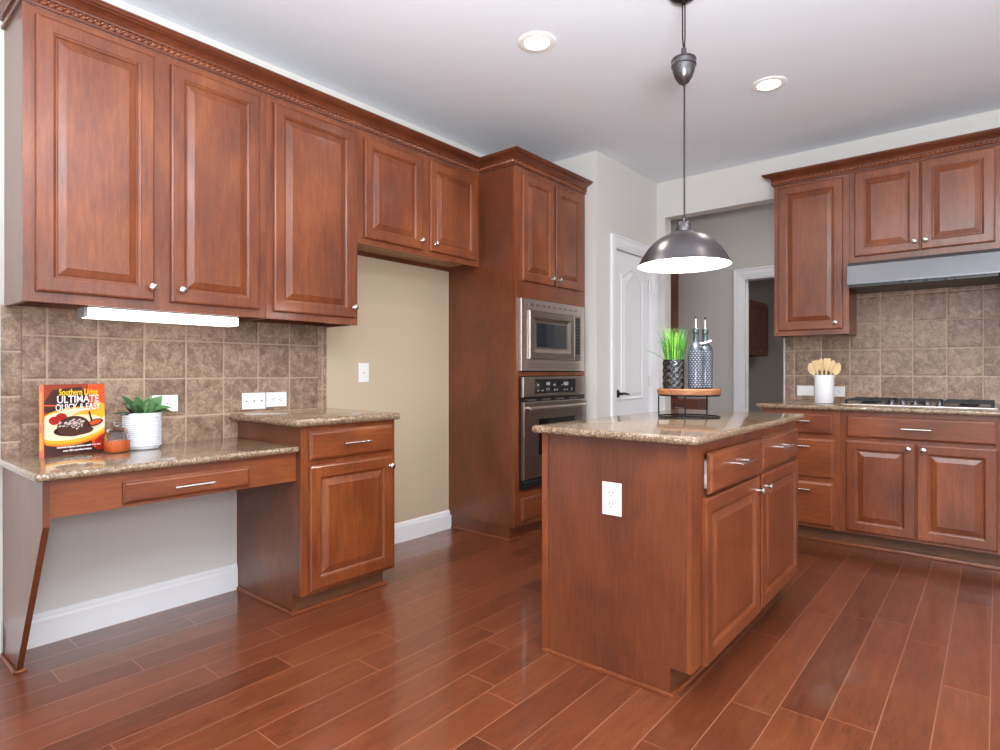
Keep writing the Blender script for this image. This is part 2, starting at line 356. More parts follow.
# pantry door, two moulded panels with an arched top on the upper one
def pantry_door():
    d0, d1, z0, z1 = PD0+0.02, PD1-0.02, 0.012, PDH-0.02
    W = d1-d0; xf = XP-0.028
    root = MB().box(xf-0.035, d0, z0, xf, d1, z1, bev=0.002).build('door_1', white_paint); tag(root, 'closed white interior door with an arched upper panel', kind='structure')
    def outline(ins, arch, za, zb):
        a, b = d0+0.115+ins, d1-0.115-ins; o = [(a, za+ins), (b, za+ins)]
        n = 14
        for k in range(n+1):
            t = k/n; y = b+(a-b)*t
            z = zb-ins
            if arch: 
                s = 1-abs(2*t-1); s = s*s*(3-2*s); z += 0.068*s-0.02
            o.append((y, z))
        return o
    for nm, arch, za, zb in (('upper_panel', True, 0.90, 1.955), ('lower_panel', False, 0.24, 0.74)):
        m = MB(); prof = [(0, 0.0005), (0.004, 0.007), (0.012, 0.007), (0.022, -0.0005+0.001), (0.034, 0.001), (0.06, 0.007)]
        m.rings([[(xf+o, y, z) for y, z in outline(i, arch, za, zb)] for i, o in prof], cap0=False)
        m.build(nm, white_paint, root)
    h = MB().lathe([(0.0, 0), (0.032, 0), (0.032, 0.004), (0.026, 0.009), (0.012, 0.012), (0.011, 0.045)], (xf, d0+0.062, 0.955), 'x', 24)
    h.tube([(xf+0.045, d0+0.055, 0.955), (xf+0.05, d0+0.08, 0.957), (xf+0.05, d0+0.13, 0.952), (xf+0.048, d0+0.165, 0.948)], [0.010, 0.011, 0.009, 0.007])
    o = h.build('lever_handle', bronze, root); o['label'] = 'dark bronze lever handle'
    for i, z in enumerate((0.25, 1.05, 1.90)):
        hg = MB().lathe([(0.0065, -0.045), (0.0065, 0.045)], (xf+0.006, d1+0.002, z), 'z', 10).build('hinge', nickel, root)
pantry_door()

# baseboards
def baseboard(name, pts):
    prof = [(0, 0), (0.016, 0), (0.016, 0.10), (0.012, 0.112), (0.012, 0.118), (0.006, 0.132), (0, 0.132)]
    sweep(name, pts, prof, 0, white_paint, structure=True)
def sweep(name, path, prof, z0, mat, parent=None, structure=False):
    """moulding: profile (outward, z) swept along a plan path with mitres; outward = right of travel"""
    P = [Vector((x, y)) for x, y in path]; rs = []
    for i, p in enumerate(P):
        nrm = []
        if i > 0: d = (P[i]-P[i-1]).normalized(); nrm.append(Vector((d.y, -d.x)))
        if i < len(P)-1: d = (P[i+1]-P[i]).normalized(); nrm.append(Vector((d.y, -d.x)))
        if len(nrm) == 2: b = (nrm[0]+nrm[1]); b = b/ (b.length_squared/2)*1.0
        else: b = nrm[0]
        rs.append([(p.x+b.x*o, p.y+b.y*o, z0+z) for o, z in prof])
    m = MB().rings(rs); o = m.build(name, mat, parent)
    if structure: tag(o, kind='structure')
    return o
baseboard('baseboard_left', [(0, YF+0.01), (0, -0.668)])
baseboard('baseboard_desk', [(0, -0.632), (0, 0.292)])
baseboard('baseboard_nook', [(0, 0.846), (0, 1.872)])
baseboard('baseboard_pantry', [(XP, YS+0.0), (XP, PD0-0.088)])
baseboard('baseboard_hall', [(0.98, YH), (0.02, YH)][::-1])
baseboard('baseboard_far_room', [(0.06, YH+0.14), (0.06, 8.49)])

# tiled backsplashes
struct('wall_left_backsplash', MB().box(0.0, -0.600, 0.786, 0.009, 0.770, 1.4), tileA)
struct('wall_left_backsplash_edge', MB().box(0.0, -0.667, 0.786, 0.009, -0.601, 1.4, bev=0.002).box(0.0, 0.771, 0.915, 0.009, 0.831, 1.4, bev=0.002), tileA2)
struct('wall_right_backsplash', MB().box(1.786, YB-0.009, 0.915, 4.1, YB, 1.92), tileB)

# ------------------------------------------------------------------ cabinets (local frame: x along the front, -y outward, z up)
RA = PI/2       # left wall and island fronts face +X
DOOR = [(0, 0), (0, 0.014), (0.002, 0.0175), (0.008, 0.020), (0.052, 0.020), (0.053, 0.016), (0.057, 0.0145), (0.062, 0.011), (0.063, 0.007), (0.067, 0.007), (0.070, 0.0095), (0.094, 0.0165), (0.097, 0.018)]
SLAB = [(0, 0), (0, 0.010), (0.004, 0.0125), (0.007, 0.0165), (0.013, 0.019)]

def knob(parent, x, y, z):
    p = [(0.0, 0), (0.0085, 0), (0.0085, 0.002), (0.0055, 0.005), (0.0055, 0.014), (0.011, 0.018), (0.0155, 0.022), (0.0155, 0.026), (0.011, 0.030), (0.0, 0.031)]
    o = MB().lathe(p, (x, y, z), '-y', 20).build('knob', nickel, parent); o['label'] = 'round satin nickel knob'; return o
def pull(parent, xc, y, z, L=0.150):
    m = MB().tube([(xc-L/2, y-0.032, z), (xc+L/2, y-0.032, z)], 0.006, 10)
    for s in (-1, 1): m.tube([(xc+s*(L/2-0.022), y+0.001, z), (xc+s*(L/2-0.022), y-0.030, z)], 0.0045, 8)
    o = m.build('bar_handle', nickel, parent); o['label'] = 'slim satin nickel bar handle'; return o
def door(root, x0, z0, x1, z1, yf, kn=None, prof=DOOR, mat=None):
    d = MB().front(x0, z0, x1, z1, yf-0.0005, prof).build('door', mat or wood_v, root)
    if kn: knob(d, kn[0], yf-0.0185, kn[1])
    return d
def drawer(root, x0, z0, x1, z1, yf, L=0.150, handle=True, hz=None, out=0, box_depth=0.0):
    d = MB().front(x0, z0, x1, z1, yf-0.0005-out, SLAB).build('drawer', wood_h, root)
    if handle: pull(d, (x0+x1)/2, yf-0.0185-out, hz or (z0+z1)/2, L)
    return d
def carcass(root, W, D, z0, z1, toe=0.0, left=None, right=None, bottom=None, toe_r=0.075, side_in=0.0, open_under=True):
    """body, face frame, recessed bottom, toe kick"""
    zb = z0+toe
    m = MB(); t = 0.018
    def side(x):
        if left and x == 0: m.rings([[(q, y, z) for y, z in [(0, 0), (0, z1), (-D+t, z1), (-D+t, zb), (-D+toe_r, zb), (-D+toe_r, 0)]] for q in (0, t)])
        else: m.box(x, -D+t, zb, x+t, 0, z1)
    side(0); side(W-t)
    m.box(t, -0.008, zb, W-t, 0, z1); m.box(t, -D+t, z1-t, W-t, -0.008, z1)
    m.build('cabinet_box', wood_panel, root)
    b = 0.028 if toe == 0 else 0.004
    o = MB().box(t, -D+t, zb+b, W-t, -0.008, zb+b+0.012).build('bottom_panel', bottom or wood_panel, root)
    MB().box(0, -D, zb, W, -D+t-0.0005, z1, bev=0.0015).build('face_frame', wood_v, root)
    if toe:
        MB().box(side_in, -D+toe_r, z0, W-side_in, -D+toe_r+0.016, zb).box(side_in, -D+toe_r+0.016, z0, side_in+0.016, -0.001, zb).box(W-side_in-0.016, -D+toe_r+0.016, z0, W-side_in, -0.001, zb).build('toe_kick', wood_toe, root)

U0, U1, UZ0, UZ1 = -0.655, 0.840, 1.395, 2.50
UD = 0.2946
# left wall, upper run
c = thing('wall_cabinet', 'cherry wall cabinet with two tall doors, above the desk, leftmost of the upper cabinets', 'cabinet', (0, U0, 0), RA, 'cherry wall cabinets')
carcass(c, 0.948, UD, UZ0, UZ1, bottom=wood_toe)
door(c, 0.036, 1.434, 0.441, 2.468, -UD, (0.428, 1.489)); door(c, 0.507, 1.434, 0.910, 2.467, -UD, (0.548, 1.489))
c = thing('wall_cabinet', 'cherry wall cabinet with one tall door, directly left of the short cabinet over the nook', 'cabinet', (0, U0+0.949, 0), RA, 'cherry wall cabinets')
carcass(c, U1-U0-0.949, UD, UZ0, UZ1, bottom=wood_toe)
door(c, 0.036, 1.432, 0.520, 2.467, -UD, (0.506, 1.489))
c = thing('wall_cabinet', 'short cherry wall cabinet with two doors, hung over the empty beige refrigerator nook', 'cabinet', (0, U1+0.001, 0), RA, 'cherry wall cabinets')
carcass(c, 1.8595-U1-0.001, UD, 1.858, UZ1, bottom=wood_pale)
door(c, 0.038, 1.892, 0.480, 2.462, -UD, (0.466, 1.947)); door(c, 0.544, 1.896, 0.980, 2.465, -UD, (0.588, 1.947))

# oven tower
TY0, TY1, TD = 1.8605, 2.7255, 0.6121
TW = TY1-TY0
tower = thing('oven_tower_cabinet', 'tall cherry cabinet holding the microwave and wall oven, at the end of the left run', 'cabinet', (0, TY0, 0), RA)
m = MB(); t = 0.018
m.box(0, -TD+t, 0.1, t, 0, UZ1); m.box(TW-t, -TD+t, 0.1, TW, 0, UZ1); m.box(t, -0.008, 0.1, TW-t, 0, UZ1); m.box(t, -TD+t, UZ1-t, TW-t, -0.008, UZ1)
for z in (0.10, 0.318, 1.112, 1.66): m.box(t, -TD+t, z, TW-t, -0.008, z+0.018)
m.build('cabinet_box', wood_panel, tower)
m = MB(); ya, yb = -TD, -TD+t-0.0005
m.box(0, ya, 0.1, 0.05, yb, UZ1).box(TW-0.04, ya, 0.1, TW, yb, UZ1)
for z0, z1 in ((0.10, 0.345), (1.106, 1.132), (1.63, UZ1)): m.box(0.05, ya, z0, TW-0.04, yb, z1)
m.build('face_frame', wood_v, tower)
MB().box(0.015, -TD+0.06, 0, TW-0.005, -TD+0.076, 0.0995).box(0.015, -TD+0.076, 0, 0.031, -0.001, 0.0995).build('toe_kick', wood_panel, tower)
door(tower, 0.067, 1.744, 0.434, 2.457, -TD, (0.402, 1.79)); door(tower, 0.456, 1.744, 0.812, 2.46, -TD, (0.486, 1.79))
drawer(tower, 0.06, 0.135, TW-0.055, 0.285, -TD, handle=False)

# microwave with trim kit
mw = thing('built_in_microwave', 'stainless built-in microwave with a trim frame, above the wall oven', 'microwave', (TD, TY0, 0), RA)
mx0, mx1, mz0, mz1 = 0.040, 0.828, 1.138, 1.625
m = MB(); yo = -0.022
m.rings([[(mx0+i, y, mz0+i), (mx1-i, y, mz0+i), (mx1-i, y, mz1-i), (mx0+i, y, mz1-i)] for i, y in ((0, -0.0015), (0, yo+0.003), (0.003, yo))], cap1=False)
# frame face with opening
a0, a1, b0, b1 = 0.112, 0.752, 1.215, 1.553
xs = (mx0+0.003, a0, a1, mx1-0.003); zs = (mz0+0.003, b0, b1, mz1-0.003)
for i in range(3):
    for j in range(3):
        if i == 1 and j == 1: continue
        m.add([(xs[i], yo, zs[j]), (xs[i+1], yo, zs[j]), (xs[i+1], yo, zs[j+1]), (xs[i], yo, zs[j+1])], [(0,1,2,3)])
m.build('trim_frame', steel, mw)
for k in range(9): MB().box(0.13+k*0.068, yo-0.001, 1.578, 0.178+k*0.068, yo+0.002, 1.596).build('vent_slot', steel_dark, mw)
for k in range(3): MB().box(0.10, yo-0.0015, 1.158+k*0.014, 0.77, yo+0.001, 1.164+k*0.014).build('vent_slot', steel_dark, mw)
MB().box(a0, 0.002, b0, a1, 0.38, b1).build('oven_body', black_plastic, mw)
dr = MB(); dx1 = 0.655
dr.front(a0+0.004, b0+0.004, dx1, b1-0.004, yo+0.014, [(0, 0), (0, 0.024), (0.006, 0.030), (0.045, 0.030), (0.07, 0.020)]); dr = dr.build('microwave_door', steel_dark, mw)
MB().box(a0+0.088, yo-0.0075, b0+0.086, dx1-0.086, yo-0.0058, b1-0.086).build('window', dark_glass, dr)
MB().box(dx1+0.004, yo-0.018, b0+0.004, a1-0.004, yo+0.014, b1-0.004, bev=0.003).build('control_panel_surround', steel_dark, mw)
cp = MB().box(dx1+0.018, yo-0.0195, b0+0.05, a1-0.022, yo-0.0175, b1-0.02).build('keypad', black_gloss, mw)
for r in range(9):
    for q in range(3): MB().box(dx1+0.026+q*0.017, yo-0.0202, b0+0.064+r*0.025, dx1+0.031+q*0.017, yo-0.0194, b0+0.067+r*0.025).build('key_mark', icon_m, cp)

# wall oven
ov = thing('wall_oven', 'stainless and black wall oven with a long bar handle, below the microwave', 'oven', (TD, TY0, 0), RA)
ox0, ox1 = 0.040, 0.830
MB().box(0.055, 0.002, 0.347, 0.82, 0.5, 1.10).build('oven_body', black_plastic, ov)
MB().box(ox0, -0.018, 0.349, ox1, -0.001, 1.099).build('black_surround', black_plastic, ov)
cpn = MB().front(ox0+0.004, 0.962, ox1-0.002, 1.099, -0.0185, [(0, 0), (0, 0.012), (0.006, 0.017)]).build('control_panel', steel_dark, ov)
dsp = MB().box(0.175, -0.0372, 0.985, 0.675, -0.0357, 1.082).build('display', black_gloss, cpn)
m = MB()
for (x, z, w_, h_) in ((0.20, 1.0, .02, .008), (0.20, 1.04, .02, .008), (0.25, 1.0, .02, .008), (0.305, 1.04, .045, .022), (0.305, 1.005, .012, .012), (0.33, 1.005, .012, .012), (0.39, 1.035, .03, .014), (0.40, 1.0, .014, .014), (0.43, 1.0, .014, .014), (0.49, 1.035, .012, .01), (0.52, 1.035, .06, .026), (0.52, 1.0, .02, .01), (0.555, 1.0, .02, .01), (0.62, 1.0, .012, .02)):
    MB().box(x, -0.0378, z, x+w_, -0.0371, z+h_).build('display_mark', icon_m, dsp)
for k in range(4): MB().box(0.10+k*0.17, -0.030, 0.937, 0.20+k*0.17, -0.0183, 0.947).build('vent_slot', steel_dark, ov)
od = MB().front(ox0+0.004, 0.412, ox1-0.002, 0.930, -0.0185, [(0, 0), (0, 0.018), (0.006, 0.024)]).build('oven_door', steel_dark, ov)
MB().front(0.21, 0.565, 0.66, 0.812, -0.0424, [(0, 0), (0, 0.001), (0.004, 0.002)]).build('window', black_gloss, od)
m = MB().tube([(0.085, -0.072, 0.888), (0.755, -0.072, 0.888)], 0.012, 14)
for x in (0.10, 0.74): m.tube([(x, -0.043, 0.888), (x, -0.072, 0.888)], 0.010, 10)
m.build('bar_handle', steel, od)
MB().front(ox0+0.004, 0.352, ox1-0.002, 0.400, -0.0185, [(0, 0), (0, 0.012), (0.004, 0.015)]).build('lower_vent', black_plastic, ov)

# left base cabinet
BD = 0.6095; BX0, BX1 = 0.2945, 0.843
c = thing('base_cabinet', 'cherry base cabinet with one drawer and one door, between the desk and the empty nook', 'cabinet', (0, BX0, 0), RA, 'cherry base cabinets')
carcass(c, BX1-BX0, BD, 0, 0.882, toe=0.1, left=True, side_in=0.0185)
drawer(c, 0.035, 0.722, 0.523, 0.856, -BD); door(c, 0.035, 0.120, 0.523, 0.695, -BD, (0.503, 0.645))
s = MB().slab(0, BX0-0.046, BD+0.036, BX1+0.014, 0.883, 0.918, 0.012).build('granite_countertop', granite_m)
tag(s, 'small brown granite countertop on the cabinet beside the desk', 'countertop', 'granite countertops')

# desk
desk = thing('built_in_desk', 'built-in cherry desk frame with one slim drawer and a slanted end panel', 'desk', (0.001, -0.66, 0), RA)
m = MB(); px = [(0, 0), (0, 0.763), (-0.583, 0.763), (-0.583, 0.606), (-0.215, 0.0)]
m.rings([[(x, y, z) for y, z in px] for x in (0.0, 0.02)]); m.build('end_panel', wood_panel, desk)
MB().box(0.0205, -0.566, 0.630, 0.9535, -0.548, 0.763).box(0.0205, -0.548, 0.738, 0.9535, -0.001, 0.763).box(0.0205, -0.02, 0.68, 0.9535, -0.001, 0.738).build('apron', wood_h, desk)
drawer(desk, 0.243, 0.643, 0.726, 0.727, -0.566, 0.150)
MB().box(-0.012, -0.235, 0, -0.0005, 0, 0.012, bev=0.003).box(-0.012, -0.235, 0, 0.030, -0.222, 0.012, bev=0.003).build('foot_trim', wood_h, desk)
s = MB().slab(0, -0.686, 0.604, BX0-0.0005, 0.764, 0.791, 0.014).build('granite_countertop', granite_m)
tag(s, 'low brown granite desk top holding the cookbook and plant', 'countertop', 'granite countertops')

# left crown
CROWN = [(0.0, 2.500), (0.010, 2.500), (0.012, 2.504), (0.012, 2.510), (0.006, 2.511), (0.006, 2.533), (0.016, 2.534), (0.018, 2.539), (0.014, 2.541), (0.018, 2.546), (0.026, 2.554), (0.038, 2.561), (0.050, 2.564), (0.052, 2.567), (0.058, 2.568), (0.064, 2.572), (0.067, 2.577), (0.072, 2.578), (0.072, 2.585), (0.0, 2.585)]
CROWN = [(0.0, 2.5005)]+CROWN[1:]
def rope(parent, p, q, z, n_per_m=40, name='rope_bead'):
    p = Vector((p[0], p[1], z)); q = Vector((q[0], q[1], z)); L = (q-p).length; t = (q-p).normalized(); up = Vector((0,0,1)); s = t.cross(up)
    tw = n_per_m*L; n = int(tw*9); K = 12; rs = []
    for i in range(n+1):
        a = 2*PI*tw*i/n/3.0; c = p+t*L*i/n; ring = []
        for k in range(K):
            th = 2*PI*k/K; r = 0.0100*(1+0.34*math.cos(3*(th-a)))
            ring.append(c+s*r*math.cos(th)+up*r*math.sin(th))
        rs.append(ring)
    o = MB().rings(rs, 0, False).build(name, wood_h, parent); o['label'] = 'carved twisted rope bead'; return o
wood_crown = wood('crown_moulding_wood', lin(74, 34, 18), lin(98, 48, 27), lin(116, 60, 36), 'z', 0.33, 0.35)
cr = thing('crown_moulding', 'cherry crown moulding with rope bead along the left cabinets and oven tower', 'moulding', (0, 0, 0), 0, 'cherry crown mouldings')
sweep('moulding_strip', [(0.001, U0), (UD, U0), (UD, TY0), (TD, TY0), (TD, TY1+0.004)], CROWN, 0, wood_crown, cr)
rz_ = 2.5225
rope(cr, (UD+0.010, U0), (UD+0.010, TY0-0.01), rz_); rope(cr, (UD+0.01, TY0-0.010), (TD+0.006, TY0-0.010), rz_); rope(cr, (TD+0.010, TY0-0.008), (TD+0.010, TY1), rz_)

# ------------------------------------------------------------------ right wall run
RD = 0.300
def rc(name, label, x0, group): return thing(name, label, 'cabinet', (x0, YB-0.0005, 0), 0, group)
WBD = RD
c = rc('wall_cabinet', 'cherry wall cabinet with a single tall door, to the left of the range hood', 1.785, 'cherry wall cabinets')
carcass(c, 0.484, WBD, 1.395, UZ1, bottom=wood_toe); door(c, 0.032, 1.432, 0.447, 2.478, -WBD, (0.405, 1.475))
c = rc('wall_cabinet', 'short cherry wall cabinet with two doors, directly above the range hood', 2.270, 'cherry wall cabinets')
carcass(c, 0.802, WBD, 1.862, UZ1, bottom=wood_toe); door(c, 0.033, 1.918, 0.398, 2.488, -WBD, (0.370, 1.976)); door(c, 0.405, 1.920, 0.772, 2.490, -WBD, (0.429, 1.977))
c = rc('wall_cabinet', 'tall cherry wall cabinet cut by the right edge of the photo, beside the hood', 3.073, 'cherry wall cabinets')
carcass(c, 0.55, WBD, 1.395, UZ1, bottom=wood_toe); door(c, 0.035, 1.432, 0.515, 2.478, -WBD, (0.06, 1.475))
FY = YB-0.0005-WBD
cr = thing('crown_moulding', 'cherry crown moulding with rope bead along the cabinets on the cooktop wall', 'moulding', (0, 0, 0), 0, 'cherry crown mouldings')
sweep('moulding_strip', [(1.785, YB-0.001), (1.785, FY), (3.62, FY)], CROWN, 0, wood_crown, cr)
rope(cr, (1.777, FY-0.010), (3.62, FY-0.010), rz_); rope(cr, (1.775, YB-0.01), (1.775, FY-0.008), rz_)

hood = thing('range_hood', 'slim stainless range hood under the short cabinets over the cooktop', 'range hood', (2.282, YB-0.010, 0), 0)
m = MB(); W = 0.784
sec = [(-0.0, 1.8615), (-0.405, 1.8615), (-0.425, 1.838), (-0.445, 1.722), (-0.445, 1.712), (-0.0, 1.712)]
m.rings([[(x, y, z) for y, z in sec] for x in (0, W)]); m.build('hood_body', hood_steel, hood)
MB().box(0.01, -0.435, 1.694, W-0.01, -0.02, 1.7115).build('underside', black_plastic, hood)
for x in (0.30, 0.34, 0.42, 0.52, 0.56): MB().box(x, -0.4385, 1.698, x+0.018, -0.435, 1.708).build('switch', black_gloss, hood)

# base run on the right wall
RB = 0.6105
c = rc('base_cabinet', 'cherry base cabinet with a stack of three drawers, left of the cooktop cabinet', 1.79, 'cherry base cabinets')
carcass(c, 0.482, RB, 0, 0.882, toe=0.1)
for z0, z1 in ((0.722, 0.856), (0.434, 0.690), (0.123, 0.403)): drawer(c, 0.03, z0, 0.444, z1, -RB, hz=z1-0.05)
c = rc('base_cabinet', 'cherry base cabinet with a wide drawer front over two doors, below the cooktop', 2.2725, 'cherry base cabinets')
carcass(c, 0.815, RB, 0, 0.882, toe=0.1)
drawer(c, 0.033, 0.716, 0.778, 0.855, -RB); door(c, 0.033, 0.120, 0.398, 0.695, -RB, (0.365, 0.664)); door(c, 0.407, 0.120, 0.780, 0.695, -RB, (0.440, 0.664))
c = rc('base_cabinet', 'cherry base cabinet at the right edge of the photo, right of the cooktop cabinet', 3.088, 'cherry base cabinets')
carcass(c, 0.55, RB, 0, 0.882, toe=0.1); drawer(c, 0.035, 0.716, 0.515, 0.855, -RB); door(c, 0.035, 0.120, 0.515, 0.695, -RB, (0.07, 0.664))
s = MB().slab(1.758, YB-0.650, 3.66, YB-0.0005, 0.883, 0.914, 0.012).build('granite_countertop', granite_m)
tag(s, 'long brown granite countertop carrying the cooktop and utensil crock', 'countertop', 'granite countertops')
struct('trim_5', MB().box(1.79, YB-0.556, 0, 3.65, YB-0.5385, 0.02, bev=0.004), wood_h)
struct('trim_6', MB().box(0.536, BX0-0.001, 0, 0.552, BX1, 0.018, bev=0.004).box(0.02, BX0-0.013, 0, 0.552, BX0-0.0015, 0.018, bev=0.004), wood_h)
struct('trim_7', MB().box(0.554, TY0, 0, 0.568, TY1, 0.018, bev=0.004).box(0.02, TY0-0.0, 0, 0.568, TY0+0.013, 0.018, bev=0.004), wood_h)

# cooktop
ck = thing('gas_cooktop', 'stainless gas cooktop with black grates set in the long countertop', 'cooktop', (2.262, YB-0.565, 0.914), 0)
CW, CDp = 0.80, 0.49
m = MB(); m.slab(0, 0, CW, CDp, 0.0002, 0.012, 0.02); m.build('steel_deck', steel, ck)
def grate(x0, x1):
    m = MB(); y0, y1 = 0.035, CDp-0.02; z = 0.040; r = 0.0055
    for y in (y0, (y0+y1)/2, y1): m.box(x0, y-r, z-0.010, x1, y+r, z, bev=0.002)
    for x in (x0, x1): m.box(x-r, y0-r, z-0.010, x+r, y1+r, z, bev=0.002)
    for yc in ((y0*3+y1)/4, (y0+3*y1)/4):
        xm = (x0+x1)/2
        m.box(x0, yc-r, z-0.006, xm-0.03, yc+r, z+0.004, bev=0.002); m.box(xm+0.03, yc-r, z-0.006, x1, yc+r, z+0.004, bev=0.002)
        m.box(xm-r, yc-0.10, z-0.006, xm+r, yc-0.03, z+0.004, bev=0.002); m.box(xm-r, yc+0.03, z-0.006, xm+r, yc+0.10, z+0.004, bev=0.002)
    for x in (x0, x1):
        for y in (y0, y1): m.box(x-0.008, y-0.008, 0.0125, x+0.008, y+0.008, z, bev=0.002)
    return m.build('burner_grate', iron, ck)
grate(0.03, 0.255); grate(CW-0.255, CW-0.03)
for cx, cy in ((0.142, 0.13), (0.142, 0.33), (CW-0.142, 0.13), (CW-0.142, 0.33), (CW/2, 0.30)):
    MB().lathe([(0, 0.0125), (0.05, 0.0125), (0.048, 0.018), (0.034, 0.021), (0.034, 0.028), (0, 0.030)], (cx, cy, 0), n=20).build('burner_cap', iron, ck)
for k in range(5):
    kx = 0.277+k*0.0615
    m = MB().lathe([(0, 0.0125), (0.021, 0.0125), (0.020, 0.019), (0.017, 0.033), (0.0, 0.034)], (kx, 0.055, 0), n=18).box(kx-0.004, 0.036, 0.031, kx+0.004, 0.074, 0.040, bev=0.001)
    m.build('control_knob', pewter, ck)
m = MB()
for x in (CW/2-0.11, CW/2+0.11): m.box(x-0.005, 0.20, 0.030, x+0.005, CDp-0.02, 0.040, bev=0.002)
for y in (0.20, 0.30, CDp-0.02): m.box(CW/2-0.115, y-0.005, 0.030, CW/2+0.115, y+0.005, 0.040, bev=0.002)
for x in (CW/2-0.11, CW/2+0.11):
    for y in (0.20, CDp-0.02): m.box(x-0.007, y-0.007, 0.0125, x+0.007, y+0.007, 0.032)
m.build('burner_grate', iron, ck)

# ------------------------------------------------------------------ island
IX0, IX1, IY0, IY1 = 1.635, 2.252, 0.763, 2.118
isl = thing('kitchen_island', 'cherry kitchen island with two drawers and two doors, standing in the middle of the floor', 'kitchen island', (IX0, IY0, 0), RA)
ID = IX1-IX0; IL = IY1-IY0
m = MB(); t = 0.018
# near end panel with toe notch, far end panel, back, deck
for x0 in (0.0, IL-t):
    m.rings([[(x, y, z) for y, z in [(0, 0), (0, 0.886), (-ID+t, 0.886), (-ID+t, 0.10), (-ID+0.075, 0.10), (-ID+0.075, 0)]] for x in (x0, x0+t)])
m.box(t, -0.012, 0.0, IL-t, 0, 0.886); m.box(t, -ID+t, 0.1, IL-t, -0.012, 0.118)
m.build('cabinet_box', wood_panel, isl)
MB().box(0, -ID, 0.1, 0.115, -ID+t-0.0005, 0.886).box(0.115, -ID, 0.1, IL-0.05, -ID+t-0.0005, 0.135).box(0.115, -ID, 0.835, IL-0.05, -ID+t-0.0005, 0.886).box(0.115, -ID, 0.66, IL-0.05, -ID+t-0.0005, 0.715).box(IL-0.05, -ID, 0.1, IL, -ID+t-0.0005, 0.886).box(0.685, -ID, 0.135, 0.745, -ID+t-0.0005, 0.66).box(0.71, -ID, 0.715, 0.755, -ID+t-0.0005, 0.835).build('face_frame', wood_v, isl)
MB().box(t, -ID+0.075, 0, IL-t, -ID+0.09, 0.0995).build('toe_kick', wood_toe, isl)
MB().box(-0.006, -0.024, 0.0, -0.0003, 0.006, 0.886, bev=0.002).build('corner_strip', wood_v, isl)
MB().box(-0.013, -ID+0.07, 0, -0.0005, 0.0, 0.016, bev=0.003).box(-0.013, -ID+0.058, 0, IL, -ID+0.0745, 0.016, bev=0.003).build('shoe_moulding', wood_h, isl)
dw = drawer(isl, 0.112, 0.700, 0.706, 0.846, -ID, 0.150, out=0.010, hz=0.783)
m = MB().box(0.15, -ID+0.015, 0.715, 0.68, -ID+0.40, 0.720).box(0.138, -ID-0.010, 0.712, 0.150, -ID+0.40, 0.815).box(0.68, -ID-0.009, 0.712, 0.692, -ID+0.40, 0.815)
m.build('drawer_box', white_plastic, dw)
MB().box(0.126, -ID-0.009, 0.732, 0.136, -ID+0.35, 0.772).build('slide_rail', white_plastic, dw)
drawer(isl, 0.752, 0.700, 1.335, 0.846, -ID, 0.150, hz=0.783)
door(isl, 0.088, 0.098, 0.694, 0.688, -ID, (0.668, 0.630)); door(isl, 0.729, 0.104, 1.335, 0.688, -ID, (0.778, 0.632))
s = MB().slab(1.601, 0.712, 2.294, 2.150, 0.8865, 0.916, 0.022).build('granite_countertop', granite_m)
tag(s, 'brown granite island top with the round riser standing on it', 'countertop', 'granite countertops')

# ------------------------------------------------------------------ wall plates (local: x along wall, z up, -y out)
def plate(name, label, cat, loc, rz, w_, h_, kind):
    t = thing(name, label, cat, loc, rz, 'white wall plates')
    MB().front(-w_/2, -h_/2, w_/2, h_/2, -0.0005, [(0, 0), (0, 0.003), (0.002, 0.0055), (0.004, 0.006)]).build('cover_plate', white_plastic, t)
    def slots(cx, cz, vert, par):
        m = MB()
        for s_ in (-1, 1):
            if vert: m.box(cx+s_*0.0065-0.0011, -0.0088, cz-0.001, cx+s_*0.0065+0.0011, -0.0074, cz+0.008)
            else: m.box(cx-0.001, -0.0088, cz+s_*0.0065-0.0011, cx+0.008, -0.0074, cz+s_*0.0065+0.0011)
        if vert: m.lathe([(0, 0.0074), (0.0026, 0.0074), (0.0026, 0.0088), (0, 0.0088)], (cx, 0, cz-0.008), '-y', 10)
        else: m.lathe([(0, 0.0074), (0.0026, 0.0074), (0.0026, 0.0088), (0, 0.0088)], (cx-0.008, 0, cz), '-y', 10)
        m.build('socket_slots', slot_dark, par)
    if kind in ('duplex_v', 'duplex_h'):
        v = kind == 'duplex_v'
        for s_ in (-1, 1):
            cx, cz = (0, s_*0.0205) if v else (s_*0.0205, 0)
            r = MB(); pr = [(0, 0.0062), (0.0165, 0.0062), (0.0165, 0.0075), (0, 0.0076)]
            r.lathe(pr, (cx, 0, cz), '-y', 24); rr = r.build('receptacle', white_plastic, t); slots(cx, cz, v, rr)
    if kind == 'jacks':
        for x in (-0.042, 0, 0.042): MB().lathe([(0, 0.0062), (0.004, 0.0062), (0.004, 0.009), (0, 0.009)], (x, 0, 0), '-y', 12).build('jack', slot_dark, t)
    if kind == 'one':
        MB().lathe([(0, 0.0062), (0.004, 0.0062), (0.004, 0.009), (0, 0.009)], (0, 0, 0), '-y', 12).build('jack', nickel, t)
    if kind == 'decora':
        MB().box(-0.033, -0.0085, -0.017, 0.033, -0.0062, 0.017, bev=0.001).build('rocker', white_plastic, t)
    return t
plate('outlet_plate', 'white vertical outlet on the near end panel of the island', 'outlet', (1.948, IY0-0.0005, 0.659), 0, 0.080, 0.122, 'duplex_v')
plate('jack_plate', 'white horizontal jack plate with three dots, left of the outlet above the desk corner', 'wall plate', (0.0095, 0.381, 0.977), RA, 0.13, 0.088, 'jacks')
plate('outlet_plate', 'white horizontal outlet on the tiles above the small countertop', 'outlet', (0.0095, 0.511, 0.981), RA, 0.120, 0.080, 'duplex_h')
